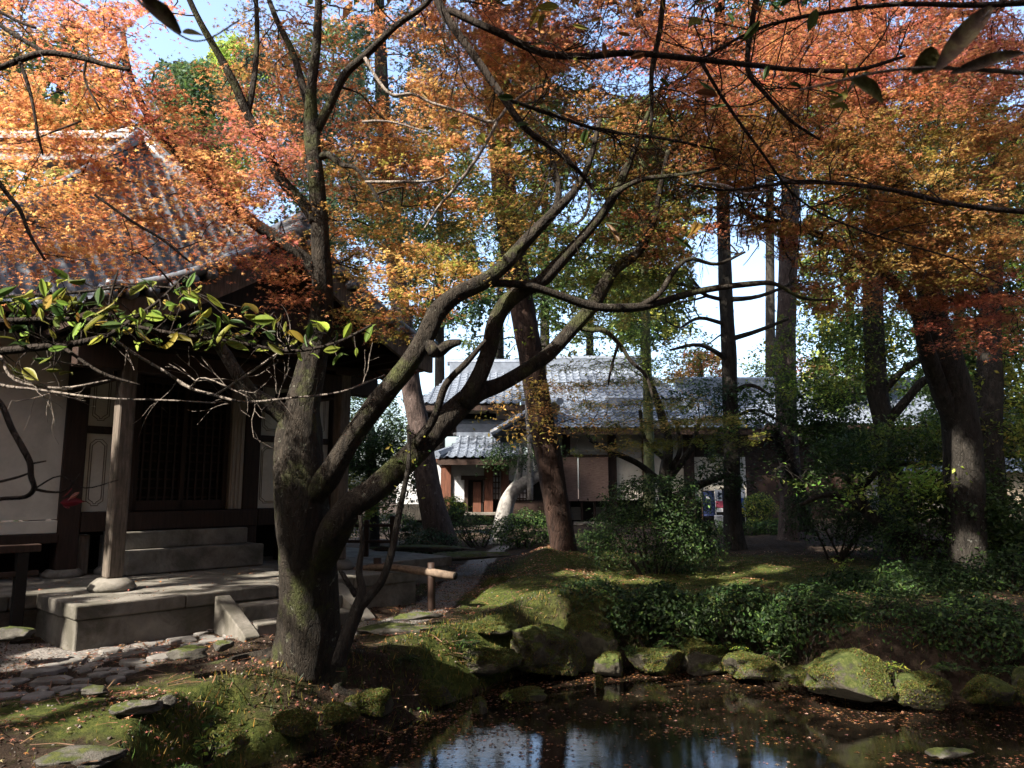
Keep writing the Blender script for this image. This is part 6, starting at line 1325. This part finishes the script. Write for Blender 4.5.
# ------------------------------------------------------------------ fallen leaves, moss and grass
def scatter(n, x0, x1, y0, y1, test=None):
    X = rng.uniform(x0, x1, n); Y_ = rng.uniform(y0, y1, n); k = np.ones(n, bool)
    if test is not None: k = test(X, Y_)
    X, Y_ = X[k], Y_[k]; return X, Y_
X, Y_ = scatter(100000, -7, 8, 4, 17, lambda x, y: (pond_sd(x, y) > .03) & (rng.random(len(x)) < .08+.8*sstep(.02, .35, fbm(x*1.6, y*1.6, 5, 4))*(x < 1.5)+.04) & (np.abs(x) < y*.75+1))
rel = np.stack([X-C0[0], Y_-C0[1]], -1); s_ = rel@UU; t2 = rel@TT; ok = ~((s_ > -.1) & (s_ < 5) & (t2 > -.05)) & ~((t2 > 1.4) & (s_ > -3.3) & (s_ < 7.1)); X, Y_ = X[ok], Y_[ok]
P = np.stack([X, Y_, height(X, Y_)+.025], -1)
tag(leaves('fallen_leaves', P, .048, palcols(['litter', 'litter', 'brown'], len(P), .25), M_LITTER, base=(0, 9, 0), tilt=.35, gaps=False), kind='stuff')
s_ = rng.uniform(0, 4.9, 260); t2 = rng.uniform(0, 2.4, 260); P = np.array([S3(a, b_, .42) for a, b_ in zip(s_, t2)]); tag(leaves('fallen_leaves', P, .045, palcols(['litter', 'brown'], len(P)), M_LITTER, base=P[0], tilt=.3, gaps=False), kind='stuff')
X, Y_ = scatter(60000, -3.5, 8.5, 4.5, 11, lambda x, y: (pond_sd(x, y) < -.01) & (rng.random(len(x)) < .03+.8*np.exp(pond_sd(x, y)/.5)+.42*sstep(.0, .4, fbm(x*1.1+3, y*2.4, 2, 5))))
P = np.stack([X, Y_, np.full(len(X), WZ+.004+.006*rng.random(len(X)))], -1)
tag(leaves('floating_leaves', P, .045, palcols(['litter', 'brown', 'brown'], len(P), .35)*rng.choice([.25, .5, .9], (len(P), 1)), M_LITTER, base=(2, 8, WZ), tilt=.09, gaps=False, sj=.6), kind='stuff')
X, Y_ = scatter(52000, -6, 8, 4.3, 15, lambda x, y: (pond_sd(x, y) > -.05) & (np.abs(x) < y*.75+.6) & (rng.random(len(x)) < .25+.6*sstep(0, .35, fbm(x*2.5, y*2.5, 11, 3))) & (x < 2.5))
P = np.stack([X, Y_, np.maximum(height(X, Y_), WZ-.02)], -1); cp_ = np.array([(.05, .036, .026), (.09, .07, .055), (.03, .022, .016), (.15, .14, .125)])[rng.choice(4, len(P), p=[.4, .25, .25, .10])]
tag(leaves('soil_crumbs', P, .028, cp_, M_LITTER, base=(0, 9, 0), kind='pebble', gaps=False, sj=.8), kind='stuff')
X, Y_ = scatter(2600, -6, 8, 4.3, 15, lambda x, y: (pond_sd(x, y) > 0) & (np.abs(x) < y*.75+.6))
P = np.stack([X, Y_, height(X, Y_)+.015], -1); tag(leaves('fallen_twigs', P, .26, palcols(['brown'], len(P))*.5+.03, M_LITTER, base=(0, 9, 0), kind='stick', gaps=False, tilt=.12, sj=.6), kind='stuff')
# moss tufts and short grass
mask_noise = lambda x, y: .35*gauss(x, y, -2.9, 6.3, 1.6, .8) + .6*gauss(x, y, -.3, 9.5, 1.1, .8) + .5*gauss(x, y, 3.5, 13.5, 4.5, 3.2)+.5*gauss(x, y, 0, 12.4, 1.3, 1.2)+.1
X, Y_ = scatter(200000, -6, 8, 4.5, 16, lambda x, y: (pond_sd(x, y) > .05) & (rng.random(len(x)) < mask_noise(x, y)*(.3+1.2*sstep(-.2, .3, fbm(x*2, y*2, 7, 3)))) & (np.abs(x) < y*.75+.5))
P = np.stack([X, Y_, height(X, Y_)], -1)
tag(leaves('moss_tufts', P, .028, palcols(['olive', 'green', 'ygreen'], len(P), .25)*.75, M_GREEN, base=(0, 9, 0), kind='blade', gaps=False), kind='stuff')
# hanging grass and ferns on the bank
X, Y_ = scatter(70000, -2.8, 8.5, 5.5, 11.5, lambda x, y: (pond_sd(x, y) > .0) & (pond_sd(x, y) < .7) & (rng.random(len(x)) < .45+.5*(x < .8)))
P = np.stack([X, Y_, height(X, Y_)], -1)
tag(leaves('bank_grass', P, .06, palcols(['green', 'dark', 'olive'], len(P), .3)*.7, M_GREEN, base=(2, 9, -.3), kind='blade', gaps=False, sj=.6), kind='stuff')
print('LEAVES', LEAFCOUNT)
